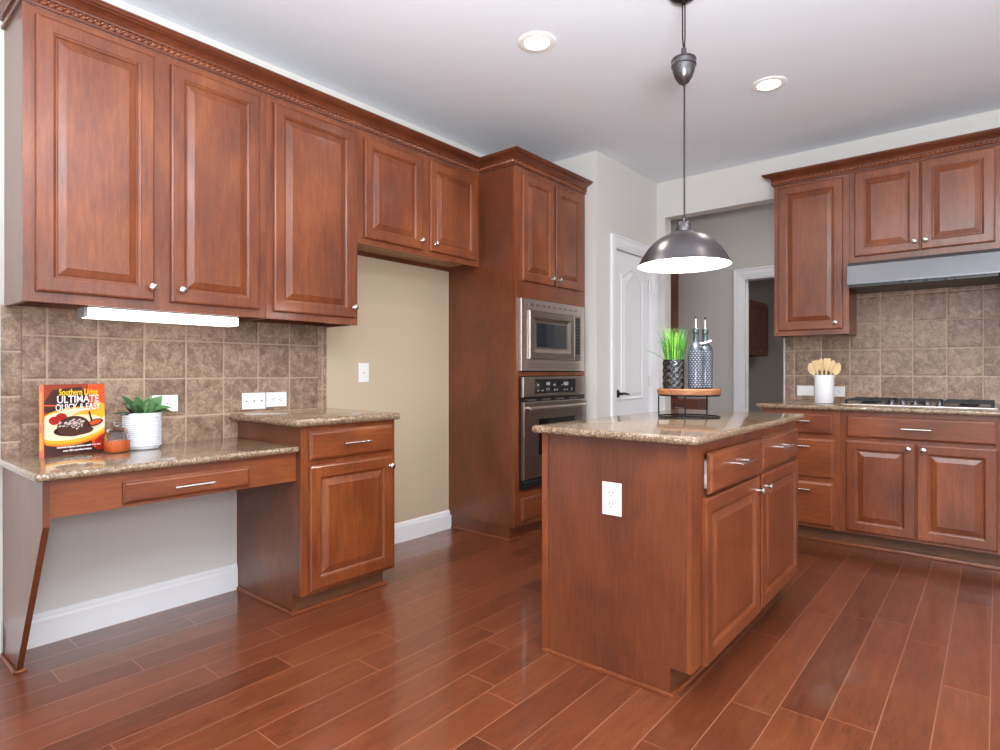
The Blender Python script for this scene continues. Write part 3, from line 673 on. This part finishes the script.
plate('outlet_plate', 'white outlet plate on the tiles half hidden behind the potted plant', 'outlet', (0.0095, -0.062, 0.982), RA, 0.120, 0.080, 'duplex_h')
plate('jack_plate', 'white vertical plate with a single jack on the beige nook wall', 'wall plate', (0.0005, 1.104, 1.127), RA, 0.077, 0.122, 'one')
plate('switch_plate', 'white horizontal switch plate on the tiles left of the utensil crock', 'wall plate', (1.930, YB-0.0095, 0.990), 0, 0.118, 0.076, 'decora')
plate('outlet_plate', 'white horizontal outlet plate on the tiles right of the utensil crock', 'outlet', (2.136, YB-0.0095, 0.988), 0, 0.118, 0.076, 'duplex_h')
wb = thing('water_outlet_box', 'white recessed water box low on the nook wall beside the base cabinet', 'water box', (0.0005, 1.20, 0.62), RA)
MB().front(-0.08, -0.10, 0.08, 0.10, -0.0005, [(0, 0), (0, 0.006), (0.012, 0.006), (0.016, 0.002)]).build('cover_frame', white_plastic, wb)

# ------------------------------------------------------------------ lamps
def can(label, x, y):
    t = thing('recessed_light', label, 'ceiling light', (x, y, ZC-0.0005), 0, 'recessed ceiling lights')
    MB().lathe([(0.062, -0.002), (0.064, -0.006), (0.090, -0.007), (0.096, -0.004), (0.096, 0.0), (0.060, 0.0), (0.062, -0.002)], n=40, caps=False).build('trim_ring', white_enamel, t)
    MB().lathe([(0, -0.0025), (0.061, -0.0025), (0.061, -0.001), (0, -0.001)], n=40).build('lens', led, t)
    l = bpy.data.lights.new('recessed_lamp', 'SPOT'); l.energy = 22; l.spot_size = math.radians(140); l.spot_blend = 0.8; l.shadow_soft_size = 0.05; l.color = (1.0, 0.95, 0.88)
    o = bpy.data.objects.new('recessed_lamp', l); COL.objects.link(o); o.location = (x, y, ZC-0.03)
can('lit recessed ceiling light nearer the tall left cabinets', 1.247, 1.243)
can('lit recessed ceiling light right of the pendant cord', 2.026, 2.472)
for x, y in ((2.9, 1.2), (3.6, 2.4), (1.25, -0.6), (2.9, -0.8), (4.6, 0.6)):
    l = bpy.data.lights.new('recessed_lamp', 'SPOT'); l.energy = 22; l.spot_size = math.radians(140); l.spot_blend = 0.8; l.shadow_soft_size = 0.05; l.color = (1.0, 0.95, 0.88)
    o = bpy.data.objects.new('recessed_lamp', l); COL.objects.link(o); o.location = (x, y, ZC-0.03)

pend = thing('pendant_lamp', 'dark metal dome pendant lamp with a pulley, lit and hanging over the island', 'pendant lamp', (1.985, 1.335, 0), 0)
MB().lathe([(0.0, ZC-0.001), (0.068, ZC-0.001), (0.068, ZC-0.008), (0.060, ZC-0.020), (0.042, ZC-0.036), (0.018, ZC-0.046), (0.008, ZC-0.056), (0, ZC-0.056)], n=32).build('ceiling_canopy', bronze, pend)
m = MB().tube([(-0.006, 0, ZC-0.05), (-0.005, 0, 2.61), (0.0, 0, 2.555)], 0.0032, 8).tube([(0.006, 0, ZC-0.05), (0.006, 0, 2.61), (0.002, 0, 2.555)], 0.0032, 8)
m.build('upper_cord', bronze, pend)
pl = MB().lathe([(0, 2.400), (0.006, 2.400), (0.010, 2.406), (0.022, 2.413), (0.037, 2.436), (0.047, 2.464), (0.050, 2.485), (0.054, 2.487), (0.054, 2.494), (0.050, 2.496), (0.051, 2.510), (0.054, 2.512), (0.051, 2.519), (0.014, 2.524), (0.011, 2.565), (0, 2.565)], n=32).build('pulley_weight', pewter, pend)
MB().tube([(0.003, 0, 2.41), (0.003, 0, 1.80)], 0.0042, 8).build('lower_cord', bronze, pend)
ZR = 1.603
dome = [(0.0, 1.812), (0.006, 1.812), (0.009, 1.800), (0.022, 1.797), (0.029, 1.790), (0.034, 1.754), (0.046, 1.750), (0.050, 1.744), (0.070, 1.740), (0.095, 1.730), (0.125, 1.710), (0.155, 1.679), (0.180, 1.642), (0.194, 1.615), (0.201, ZR+0.003), (0.203, ZR), (0.199, ZR)]
inner = [(0.197, ZR+0.003), (0.190, 1.615), (0.176, 1.642), (0.151, 1.677), (0.121, 1.706), (0.092, 1.725), (0.045, 1.738), (0.0, 1.740)]
sh = MB().lathe(dome, n=64, caps=False).build('lamp_shade', pewter, pend)
MB().lathe([(0.199, ZR)]+inner, n=64, caps=False).build('shade_lining', white_enamel, sh)
MB().lathe([(0.0, 1.665), (0.020, 1.668), (0.030, 1.685), (0.030, 1.70), (0.018, 1.720), (0.014, 1.735), (0, 1.735)], n=20).build('bulb', bulb_m, pend)
l = bpy.data.lights.new('pendant_light', 'POINT'); l.energy = 16; l.shadow_soft_size = 0.035; l.color = (1.0, 0.97, 0.93)
o = bpy.data.objects.new('pendant_light', l); COL.objects.link(o); o.location = (1.985, 1.335, 1.640)

uc = thing('under_cabinet_light', 'white fluorescent strip light glowing under the cabinet above the desk', 'strip light', (0.155, -0.45, 1.3945), RA)
MB().box(0.012, -0.095, -0.042, 0.632, 0.0, -0.001, bev=0.006).build('diffuser', tube_m, uc)
MB().box(0.0, -0.093, -0.040, 0.0115, 0.0, -0.001, bev=0.002).build('end_cap', plain('grey_end_cap', lin(150, 150, 150), 0.4), uc)

# ------------------------------------------------------------------ objects on the desk
DZ = 0.791
ang = math.atan2(0.225, -0.058)
book = thing('cookbook', 'upright cookbook with a chocolate dessert on its orange cover, on the desk', 'book', (0.165, -0.562, DZ+0.0008), ang)
book.rotation_euler = (math.radians(-0.6), 0, ang)
BW, BH, BT = 0.233, 0.290, 0.030
cover_red = plain('cover_brick_red', lin(150, 58, 36), 0.25, 0, 0.4); cover_dark = plain('cover_dark_brown', lin(70, 40, 36), 0.25, 0, 0.4)
c_orange = plain('print_orange', lin(232, 130, 40), 0.3, 0, 0.4); c_cream = plain('print_cream', lin(246, 226, 186), 0.3, 0, 0.4); c_gold = plain('print_gold', lin(238, 176, 44), 0.3, 0, 0.4)
c_choc = plain('print_chocolate', lin(74, 42, 34), 0.35, 0, 0.3); c_berry = plain('print_berry', lin(170, 36, 28), 0.3, 0, 0.4); c_white = plain('print_white', lin(244, 240, 238), 0.35)
c_yel = plain('print_yellow', lin(250, 204, 40), 0.35); c_salmon = plain('spine_salmon', lin(228, 120, 92), 0.3); c_sugar = plain('print_sugar', lin(206, 190, 184), 0.4); paper = plain('paper', lin(236, 230, 218), 0.8)
c_redor = plain('print_red_orange', lin(222, 84, 36), 0.3, 0, 0.4)
MB().box(0.002, 0.003, 0.003, BW-0.003, BT-0.003, BH-0.003).build('pages', paper, book)
fc = MB().box(0, 0, 0, BW, 0.0028, BH).build('front_cover', cover_red, book)
MB().box(0, BT-0.0028, 0, BW, BT, BH).build('back_cover', cover_red, book)
sp_ = MB().box(-0.002, 0.0, 0, -0.0001, BT, BH, 0).build('spine', c_salmon, book)
MB().box(-0.0026, 0.006, 0.03, -0.0021, BT-0.006, 0.10, 0).box(-0.0026, 0.010, 0.13, -0.0021, BT-0.010, 0.26, 0).build('spine_print', c_gold, sp_)
# cover picture: flat inks clipped to the cover
pic = MB(); lay = [0]
def poly(pts, mat):
    lay[0] += 1; y = -0.00012*lay[0]
    pts = [(min(max(x, 0.001), BW-0.001), min(max(z, 0.001), BH-0.001)) for x, z in pts]
    pic.add([(x, y, z) for x, z in pts], [list(range(len(pts)))], mat)
def ell(cx, cz, rx, rz, mat, tilt=0, n=36, a0=0, a1=360):
    pts = []
    for k in range(n):
        a = math.radians(a0+(a1-a0)*k/(n-1 if a1-a0 < 360 else n)); x, z = rx*math.cos(a), rz*math.sin(a)
        pts.append((cx+x*math.cos(tilt)-z*math.sin(tilt), cz+x*math.sin(tilt)+z*math.cos(tilt)))
    poly(pts, mat)
mats = [cover_dark, c_redor, c_orange, c_cream, c_gold, c_choc, c_berry, c_sugar]
poly([(0, 0), (BW, 0), (BW, 0.05), (0, 0.05)], 0)
poly([(0.03, 0.268), (0.14, 0.28), (0.17, 0.20), (0.05, 0.17), (0.0, 0.18), (0.0, 0.22)], 0)
poly([(0.165, 0.289), (BW, 0.289), (BW, 0.17), (0.20, 0.16), (0.17, 0.2)], 1)
poly([(0.19, 0.22), (BW, 0.205), (BW, 0.15), (0.19, 0.16)], 4)
poly([(0.0, 0.21), (0.08, 0.205), (0.08, 0.200), (0.0, 0.205)], 1)
poly([(0.16, 0.10), (BW, 0.12), (BW, 0.03), (0.19, 0.02)], 1)
poly([(0.19, 0.05), (BW, 0.08), (BW, 0.01), (0.20, 0.01)], 6)
ell(0.105, 0.118, 0.160, 0.078, 2, 0.10); ell(0.105, 0.122, 0.157, 0.072, 4, 0.10); ell(0.105, 0.126, 0.150, 0.062, 3, 0.10); ell(0.15, 0.145, 0.085, 0.034, 4, 0.25); ell(0.11, 0.118, 0.12, 0.044, 3, 0.1)
ell(0.036, 0.145, 0.020, 0.017, 6); ell(0.062, 0.158, 0.021, 0.016, 6)
ell(0.105, 0.103, 0.072, 0.024, 0, 0.05); ell(0.108, 0.118, 0.062, 0.042, 5, 0.03); ell(0.125, 0.10, 0.060, 0.020, 5)
for k in range(46):
    a = random.uniform(0, 2*PI); r = random.random()**0.6; ell(0.100+0.05*r*math.cos(a), 0.128+0.022*r*math.sin(a), random.uniform(.002, .007), random.uniform(.0015, .004), 7, random.random(), 8)
ell(0.190, 0.128, 0.032, 0.014, 0, 0.25); ell(0.190, 0.129, 0.024, 0.009, 1, 0.25); poly([(0.162, 0.175), (0.168, 0.176), (0.180, 0.135), (0.172, 0.133)], 0)
pc = pic.build('cover_picture', mats, fc)
for p in pc.data.polygons: pass
def text(body, size, x, z, mat, parent, name, y=-0.0105, ext=0.0004, sx=1.0, bold=0.0, align='CENTER', width=None):
    cu = bpy.data.curves.new(name, 'FONT'); cu.body = body; cu.size = size; cu.align_x = align; cu.extrude = ext; cu.offset = bold; cu.resolution_u = 3
    to = bpy.data.objects.new(name+'_tmp', cu); COL.objects.link(to)
    dg = bpy.context.evaluated_depsgraph_get(); me = bpy.data.meshes.new_from_object(to.evaluated_get(dg))
    bpy.data.objects.remove(to); me.name = name
    if width:
        xs = [v.co.x for v in me.vertices]; sx = width/(max(xs)-min(xs))
    me.transform(Matrix.Translation((x, y, z)) @ Matrix.Rotation(PI/2, 4, 'X') @ Matrix.Diagonal((sx, 1, 1, 1)))
    me.materials.clear(); me.materials.append(mat)
    o = bpy.data.objects.new(name, me); COL.objects.link(o); o.parent = parent; return o
text('Southern Living', 0.036, 0.124, 0.246, c_yel, fc, 'masthead', bold=0.0005, width=0.150)
text('ULTIMATE', 0.042, 0.122, 0.215, c_white, fc, 'title_line', bold=0.0005, width=0.160)
text('QUICK & EASY', 0.039, 0.122, 0.184, c_white, fc, 'title_line', bold=0.0004, width=0.172)
text('Hundreds of great, nutritious meals in no time', 0.010, 0.125, 0.033, c_white, fc, 'subtitle', bold=0.0003, width=0.170)
text('over 450 superfast recipes', 0.010, 0.118, 0.018, c_white, fc, 'subtitle', bold=0.0003, width=0.110)

jar = thing('candle_jar', 'small ribbed glass jar of orange wax with a knobbed lid, between book and planter', 'candle', (0.185, -0.315, DZ), 0)
def ribbed(prof, n=72, amp=0.0012, ribs=24):
    m = MB(); rs = []
    for r, z, a in prof: rs.append([((r+a*amp*math.cos(ribs*2*PI*k/n))*math.cos(2*PI*k/n), (r+a*amp*math.cos(ribs*2*PI*k/n))*math.sin(2*PI*k/n), z) for k in range(n)])
    return m.rings(rs, 0, True)
ribbed([(0.030, 0.0005, 0), (0.043, 0.002, 1), (0.046, 0.010, 1), (0.046, 0.070, 1), (0.040, 0.082, 0), (0.036, 0.086, 0), (0.036, 0.090, 0), (0.0335, 0.090, 0), (0.0335, 0.085, 0), (0.042, 0.070, 0), (0.042, 0.010, 0), (0.030, 0.006, 0)]).build('glass_jar', glass, jar)
MB().lathe([(0, 0.0055), (0.040, 0.0058), (0.0424, 0.010), (0.0424, 0.052), (0.03, 0.053), (0, 0.053)], n=40).build('wax', wax, jar)
MB().lathe([(0, 0.0905), (0.038, 0.0905), (0.040, 0.094), (0.036, 0.100), (0.022, 0.106), (0.008, 0.109), (0.007, 0.112), (0.013, 0.116), (0.015, 0.122), (0.011, 0.129), (0, 0.131)], n=36).build('lid', glass, jar)

pp = thing('potted_plant', 'small leafy green plant in a ribbed white pot on the desk', 'plant', (0.118, -0.196, DZ), 0)
prof = [(0.0, 0.0005), (0.064, 0.0005), (0.068, 0.004), (0.068, 0.012), (0.0760, 0.014)]
z = 0.016
while z < 0.150: prof += [(0.0770, z), (0.0770, z+0.003), (0.0750, z+0.0045), (0.0750, z+0.006)]; z += 0.0085
prof += [(0.0770, 0.156), (0.0755, 0.160), (0.072, 0.160), (0.071, 0.150), (0.0, 0.148)]
MB().lathe(prof, n=48).build('pot', ceramic_ribbed, pp)
MB().lathe([(0, 0.1485), (0.070, 0.1505), (0.05, 0.153), (0, 0.155)], n=24).build('soil', soil, pp)
def leaf(m, base, az, el, L, Wd, curl, mat, roll=0):
    d = Vector((math.cos(az)*math.cos(el), math.sin(az)*math.cos(el), math.sin(el))); side = Vector((-math.sin(az), math.cos(az), 0)); up = side.cross(d)*-1
    up = d.cross(side); up = -up if up.z < 0 else up
    side = side*math.cos(roll)+up*math.sin(roll); n = 8; vs = []; p = Vector(base)
    for i in range(n+1):
        t = i/n; w_ = Wd*math.sin(PI*min(1, t**0.8))*0.5+0.0006; c = Vector(base)+d*L*t-Vector((0, 0, 1))*curl*L*t*t
        vs += [c-side*w_+up*w_*0.35, c, c+side*w_+up*w_*0.35]
    fs = []
    for i in range(n): a = i*3; fs += [(a, a+1, a+4, a+3), (a+1, a+2, a+5, a+4)]
    m.add(vs, fs, mat, True)
m = MB(); vw = math.atan2(-1.0, 2.9)
for i in range(22):
    az = random.uniform(0, 2*PI); r = random.uniform(0.0, 0.055); b = (r*math.cos(az), r*math.sin(az), 0.150+random.uniform(0, 0.012))
    leaf(m, b, az+random.uniform(-.6, .6), random.uniform(0.6, 1.35), random.uniform(0.060, 0.095), random.uniform(0.040, 0.058), random.uniform(0.05, 0.35), 1 if i in (7, 15) else random.choice((0, 0, 2)), random.uniform(-.9, .9))
leaf(m, (0.0, -0.02, 0.155), -PI/2+0.1, 1.0, 0.125, 0.034, 0.15, 0, 0.5); leaf(m, (0.02, 0.0, 0.155), 0.9, 1.2, 0.10, 0.055, 0.1, 2, 0.9); leaf(m, (0.02, 0.03, 0.155), 1.4, 1.1, 0.10, 0.055, 0.1, 0, 1.1); leaf(m, (0.02, -0.02, 0.155), -0.6, 1.2, 0.095, 0.055, 0.1, 0, 1.0); leaf(m, (0.0, -0.04, 0.152), -PI/2, 0.25, 0.095, 0.034, 0.2, 0, 0.2)
leaf(m, (0.01, 0.03, 0.155), PI/2-0.1, 0.45, 0.10, 0.05, 0.2, 0, 0.4); leaf(m, (0.015, 0.05, 0.155), PI/2, 0.30, 0.075, 0.05, 0.3, 0, -0.3); leaf(m, (0.0, 0.03, 0.165), PI/2-0.1, 0.7, 0.06, 0.032, 0.3, 1, 0.3)
leaf(m, (0.03, -0.06, 0.152), -PI/2+0.5, 0.15, 0.05, 0.03, 0.1, 1, 0.3)
m.build('foliage', [leaf_m, leaf_dark, leaf_l], pp)

# ------------------------------------------------------------------ objects on the island
IZ = 0.916; RC = (1.915, 1.562)
rs_ = thing('display_riser', 'round wooden riser on thin black legs, standing on the island top', 'riser', (RC[0], RC[1], IZ), math.radians(39.9))
rim = lambda R, z, n=48: [(R*math.cos(2*PI*k/n), R*math.sin(2*PI*k/n), z) for k in range(n)]
MB().lathe([(0, 0.109), (0.142, 0.109), (0.146, 0.112), (0.146, 0.133), (0.143, 0.136), (0, 0.136)], n=56).build('round_board', wood_board, rs_)
m = MB().tube(rim(0.140, 0.0035), 0.0035, 6, closed=True).tube(rim(0.140, 0.105), 0.0035, 6, closed=True)
m.build('wire_ring', black_metal, rs_)
for a in (162, 246, 35):
    x, y = 0.140*math.cos(math.radians(a)), 0.140*math.sin(math.radians(a)); MB().tube([(x, y, 0.0065), (x, y, 0.102)], 0.0034, 6).build('leg', black_metal, rs_)
TZ = IZ+0.1365
er = Vector((math.cos(math.radians(39.9)), math.sin(math.radians(39.9)), 0)); ef = Vector((-er.y, er.x, 0))
def on_board(r, f): p = Vector((RC[0], RC[1], TZ))+er*r+ef*f; return tuple(p)
gp = thing('potted_grass', 'bright green grass in a black textured square-patterned pot on the riser', 'plant', on_board(-0.076, -0.01), 0)
m = MB(); n = 40; rs = []
nz = 34
for j in range(nz+1):
    z = 0.0005+0.138*j/nz; ring = []
    for k in range(n):
        a = 2*PI*k/n; r = 0.0495
        if 1 < j < nz-1: r += 0.0022*math.sin(10*a+(PI if (j//4) % 2 else 0))*math.sin(PI*(j % 4+0.5)/4)
        ring.append((r*math.cos(a), r*math.sin(a), z))
    rs.append(ring)
rs.append([(0.045*math.cos(2*PI*k/n), 0.045*math.sin(2*PI*k/n), 0.1385) for k in range(n)]); rs.append([(0.045*math.cos(2*PI*k/n), 0.045*math.sin(2*PI*k/n), 0.125) for k in range(n)])
m.rings(rs, 0, False).build('pot', black_ceramic, gp)
m = MB()
for i in range(230):
    a = random.uniform(0, 2*PI); r = 0.042*random.random()**0.5; h = random.uniform(0.09, 0.172); bend = random.uniform(0.0, 0.045); az = a+random.uniform(-1, 1)
    b = Vector((r*math.cos(a), r*math.sin(a), 0.127)); w_ = random.uniform(0.0013, 0.0024); sd = Vector((-math.sin(az), math.cos(az), 0)) ; vs = []
    sd = (er*random.uniform(.4, 1)+ef*random.uniform(-.6, .6)).normalized()
    for j in range(6):
        t = j/5; c = b+Vector((math.cos(az)*bend*t*t+r*math.cos(a)*0.25*t, math.sin(az)*bend*t*t+r*math.sin(a)*0.25*t, h*t)); ww = w_*(1-0.85*t)
        vs += [c-sd*ww, c+sd*ww]
    m.add(vs, [(2*j, 2*j+1, 2*j+3, 2*j+2) for j in range(5)], random.choice((0, 0, 1, 1, 2)))
b = Vector((-er.x*0.03, -er.y*0.03, 0.128)); vs = []
for j in range(7):
    t = j/6; c = b-er*(0.105*t)+Vector((0, 0, 0.075*t-0.03*t*t+0.012*t)); vs += [c-Vector((0, 0, 0.0018*(1-.7*t))), c+Vector((0, 0, 0.0018*(1-.7*t)))]
m.add(vs, [(2*j, 2*j+1, 2*j+3, 2*j+2) for j in range(6)], 1)
o = m.build('grass_blades', [grass_m, grass_d, grass_k], gp); o['kind'] = 'stuff'

def oil_bottle(label, pos, tagring):
    t = thing('oil_bottle', label, 'bottle', pos, math.radians(39.9), 'oil bottles')
    R = 0.037
    MB().lathe([(0, 0.0005), (R-0.003, 0.0005), (R, 0.004), (R, 0.178), (R-0.004, 0.194), (R-0.012, 0.207), (0.016, 0.215), (0.0135, 0.222), (0.0125, 0.228), (0, 0.228)], n=36).build('glass_body', bottle_m, t)
    m = MB()
    for j in range(18):
        z = 0.010+j*0.0098
        for k in range(16):
            a = 2*PI*(k+(j % 2)*0.5)/16; c = Vector((math.cos(a)*R, math.sin(a)*R, z)); s_ = Vector((-math.sin(a), math.cos(a), 0)); o_ = Vector((math.cos(a), math.sin(a), 0)); q = 0.0034
            m.add([c-s_*q, c-Vector((0,0,q)), c+s_*q, c+Vector((0,0,q)), c+o_*0.0016], [(0,1,4), (1,2,4), (2,3,4), (3,0,4), (3,2,1,0)])
    m.build('raised_dots', bottle_stud, t)
    nk = MB().lathe([(0.0128, 0.2285), (0.0125, 0.262), (0.016, 0.266), (0.0165, 0.282), (0.013, 0.286), (0.007, 0.288), (0, 0.288)], n=24).build('bottle_neck', bottle_neck, t)
    MB().lathe([(0.0065, 0.2883), (0.0055, 0.300), (0.0042, 0.325), (0.0042, 0.332), (0, 0.332)], n=14).build('pour_spout', nickel, t)
    MB().lathe([(0, 0.3323), (0.0052, 0.3323), (0.0045, 0.344), (0, 0.345)], n=12).build('spout_cap', black_plastic, t)
    if tagring:
        n = 40; pts = [(0.026*math.cos(2*PI*k/n), 0.026*math.sin(2*PI*k/n), 0.222+0.008*math.cos(2*PI*k/n)) for k in range(n)]
        MB().tube(pts, 0.0055, 8, closed=True).build('neck_tag', white_plastic, t)
oil_bottle('grey dotted glass oil bottle next to the grass pot, left of the pair', on_board(0.024, -0.03), False)
oil_bottle('grey dotted glass oil bottle with a white neck ring, right of the pair', on_board(0.085, 0.02), True)

# ------------------------------------------------------------------ crock with utensils
ckp = (2.122, 3.440, 0.9143)
cc = MB().lathe([(0, 0.0003), (0.057, 0.0003), (0.060, 0.003), (0.060, 0.012), (0.062, 0.015), (0.062, 0.192), (0.060, 0.196), (0.058, 0.196), (0.0565, 0.190), (0.0565, 0.012), (0, 0.010)], n=48).build('utensil_crock', ceramic, loc=ckp)
tag(cc, 'white ceramic crock filled with wooden utensils, on the counter left of the cooktop', 'crock')
ul = [('wooden_spoon', 'pale wooden spoon leaning furthest left in the white crock'), ('wooden_spatula', 'pale wooden spatula second from left in the white crock'), ('wooden_spoon', 'pale wooden spoon standing tallest in the middle of the crock'),
      ('wooden_spatula', 'slotted-looking wooden turner right of the middle in the crock'), ('wooden_spoon', 'pale wooden spoon second from right in the white crock'), ('wooden_spoon', 'pale wooden spoon leaning furthest right in the white crock')]
for k, (nm, lb) in enumerate(ul):
    lb = lb.replace('slotted-looking wooden turner', 'pale wooden turner')
    s_ = (k-2.5)/2.5; tilt = s_*0.29; hh = 0.300-0.012*abs(s_)*2
    m = MB(); m.tube([(0, 0, 0), (0, 0, hh-0.075)], [0.005, 0.006], 8)
    rs = []; nn = 20; wmax = 0.026 if 'spoon' in nm else 0.022
    for j in range(11):
        t = j/10; 
        if 'spoon' in nm: w_ = wmax*math.sin(PI*(0.12+0.86*t))**0.7
        else: w_ = 0.008+(wmax-0.008)*min(1, t*1.8)
        th = 0.004*(1-0.3*t)
        rs.append([(w_*math.cos(2*PI*q/nn), th*math.sin(2*PI*q/nn), hh-0.080+0.085*t) for q in range(nn)])
    m.rings(rs, 0, True)
    o = m.build(nm, wood_spoon, loc=(ckp[0]+s_*0.012, ckp[1]+(-1)**k*0.014, ckp[2]+0.013), rot=((-1)**k*0.04, tilt, 0))
    tag(o, lb, 'utensil', 'wooden utensils in the crock')

# ------------------------------------------------------------------ seen through the opening
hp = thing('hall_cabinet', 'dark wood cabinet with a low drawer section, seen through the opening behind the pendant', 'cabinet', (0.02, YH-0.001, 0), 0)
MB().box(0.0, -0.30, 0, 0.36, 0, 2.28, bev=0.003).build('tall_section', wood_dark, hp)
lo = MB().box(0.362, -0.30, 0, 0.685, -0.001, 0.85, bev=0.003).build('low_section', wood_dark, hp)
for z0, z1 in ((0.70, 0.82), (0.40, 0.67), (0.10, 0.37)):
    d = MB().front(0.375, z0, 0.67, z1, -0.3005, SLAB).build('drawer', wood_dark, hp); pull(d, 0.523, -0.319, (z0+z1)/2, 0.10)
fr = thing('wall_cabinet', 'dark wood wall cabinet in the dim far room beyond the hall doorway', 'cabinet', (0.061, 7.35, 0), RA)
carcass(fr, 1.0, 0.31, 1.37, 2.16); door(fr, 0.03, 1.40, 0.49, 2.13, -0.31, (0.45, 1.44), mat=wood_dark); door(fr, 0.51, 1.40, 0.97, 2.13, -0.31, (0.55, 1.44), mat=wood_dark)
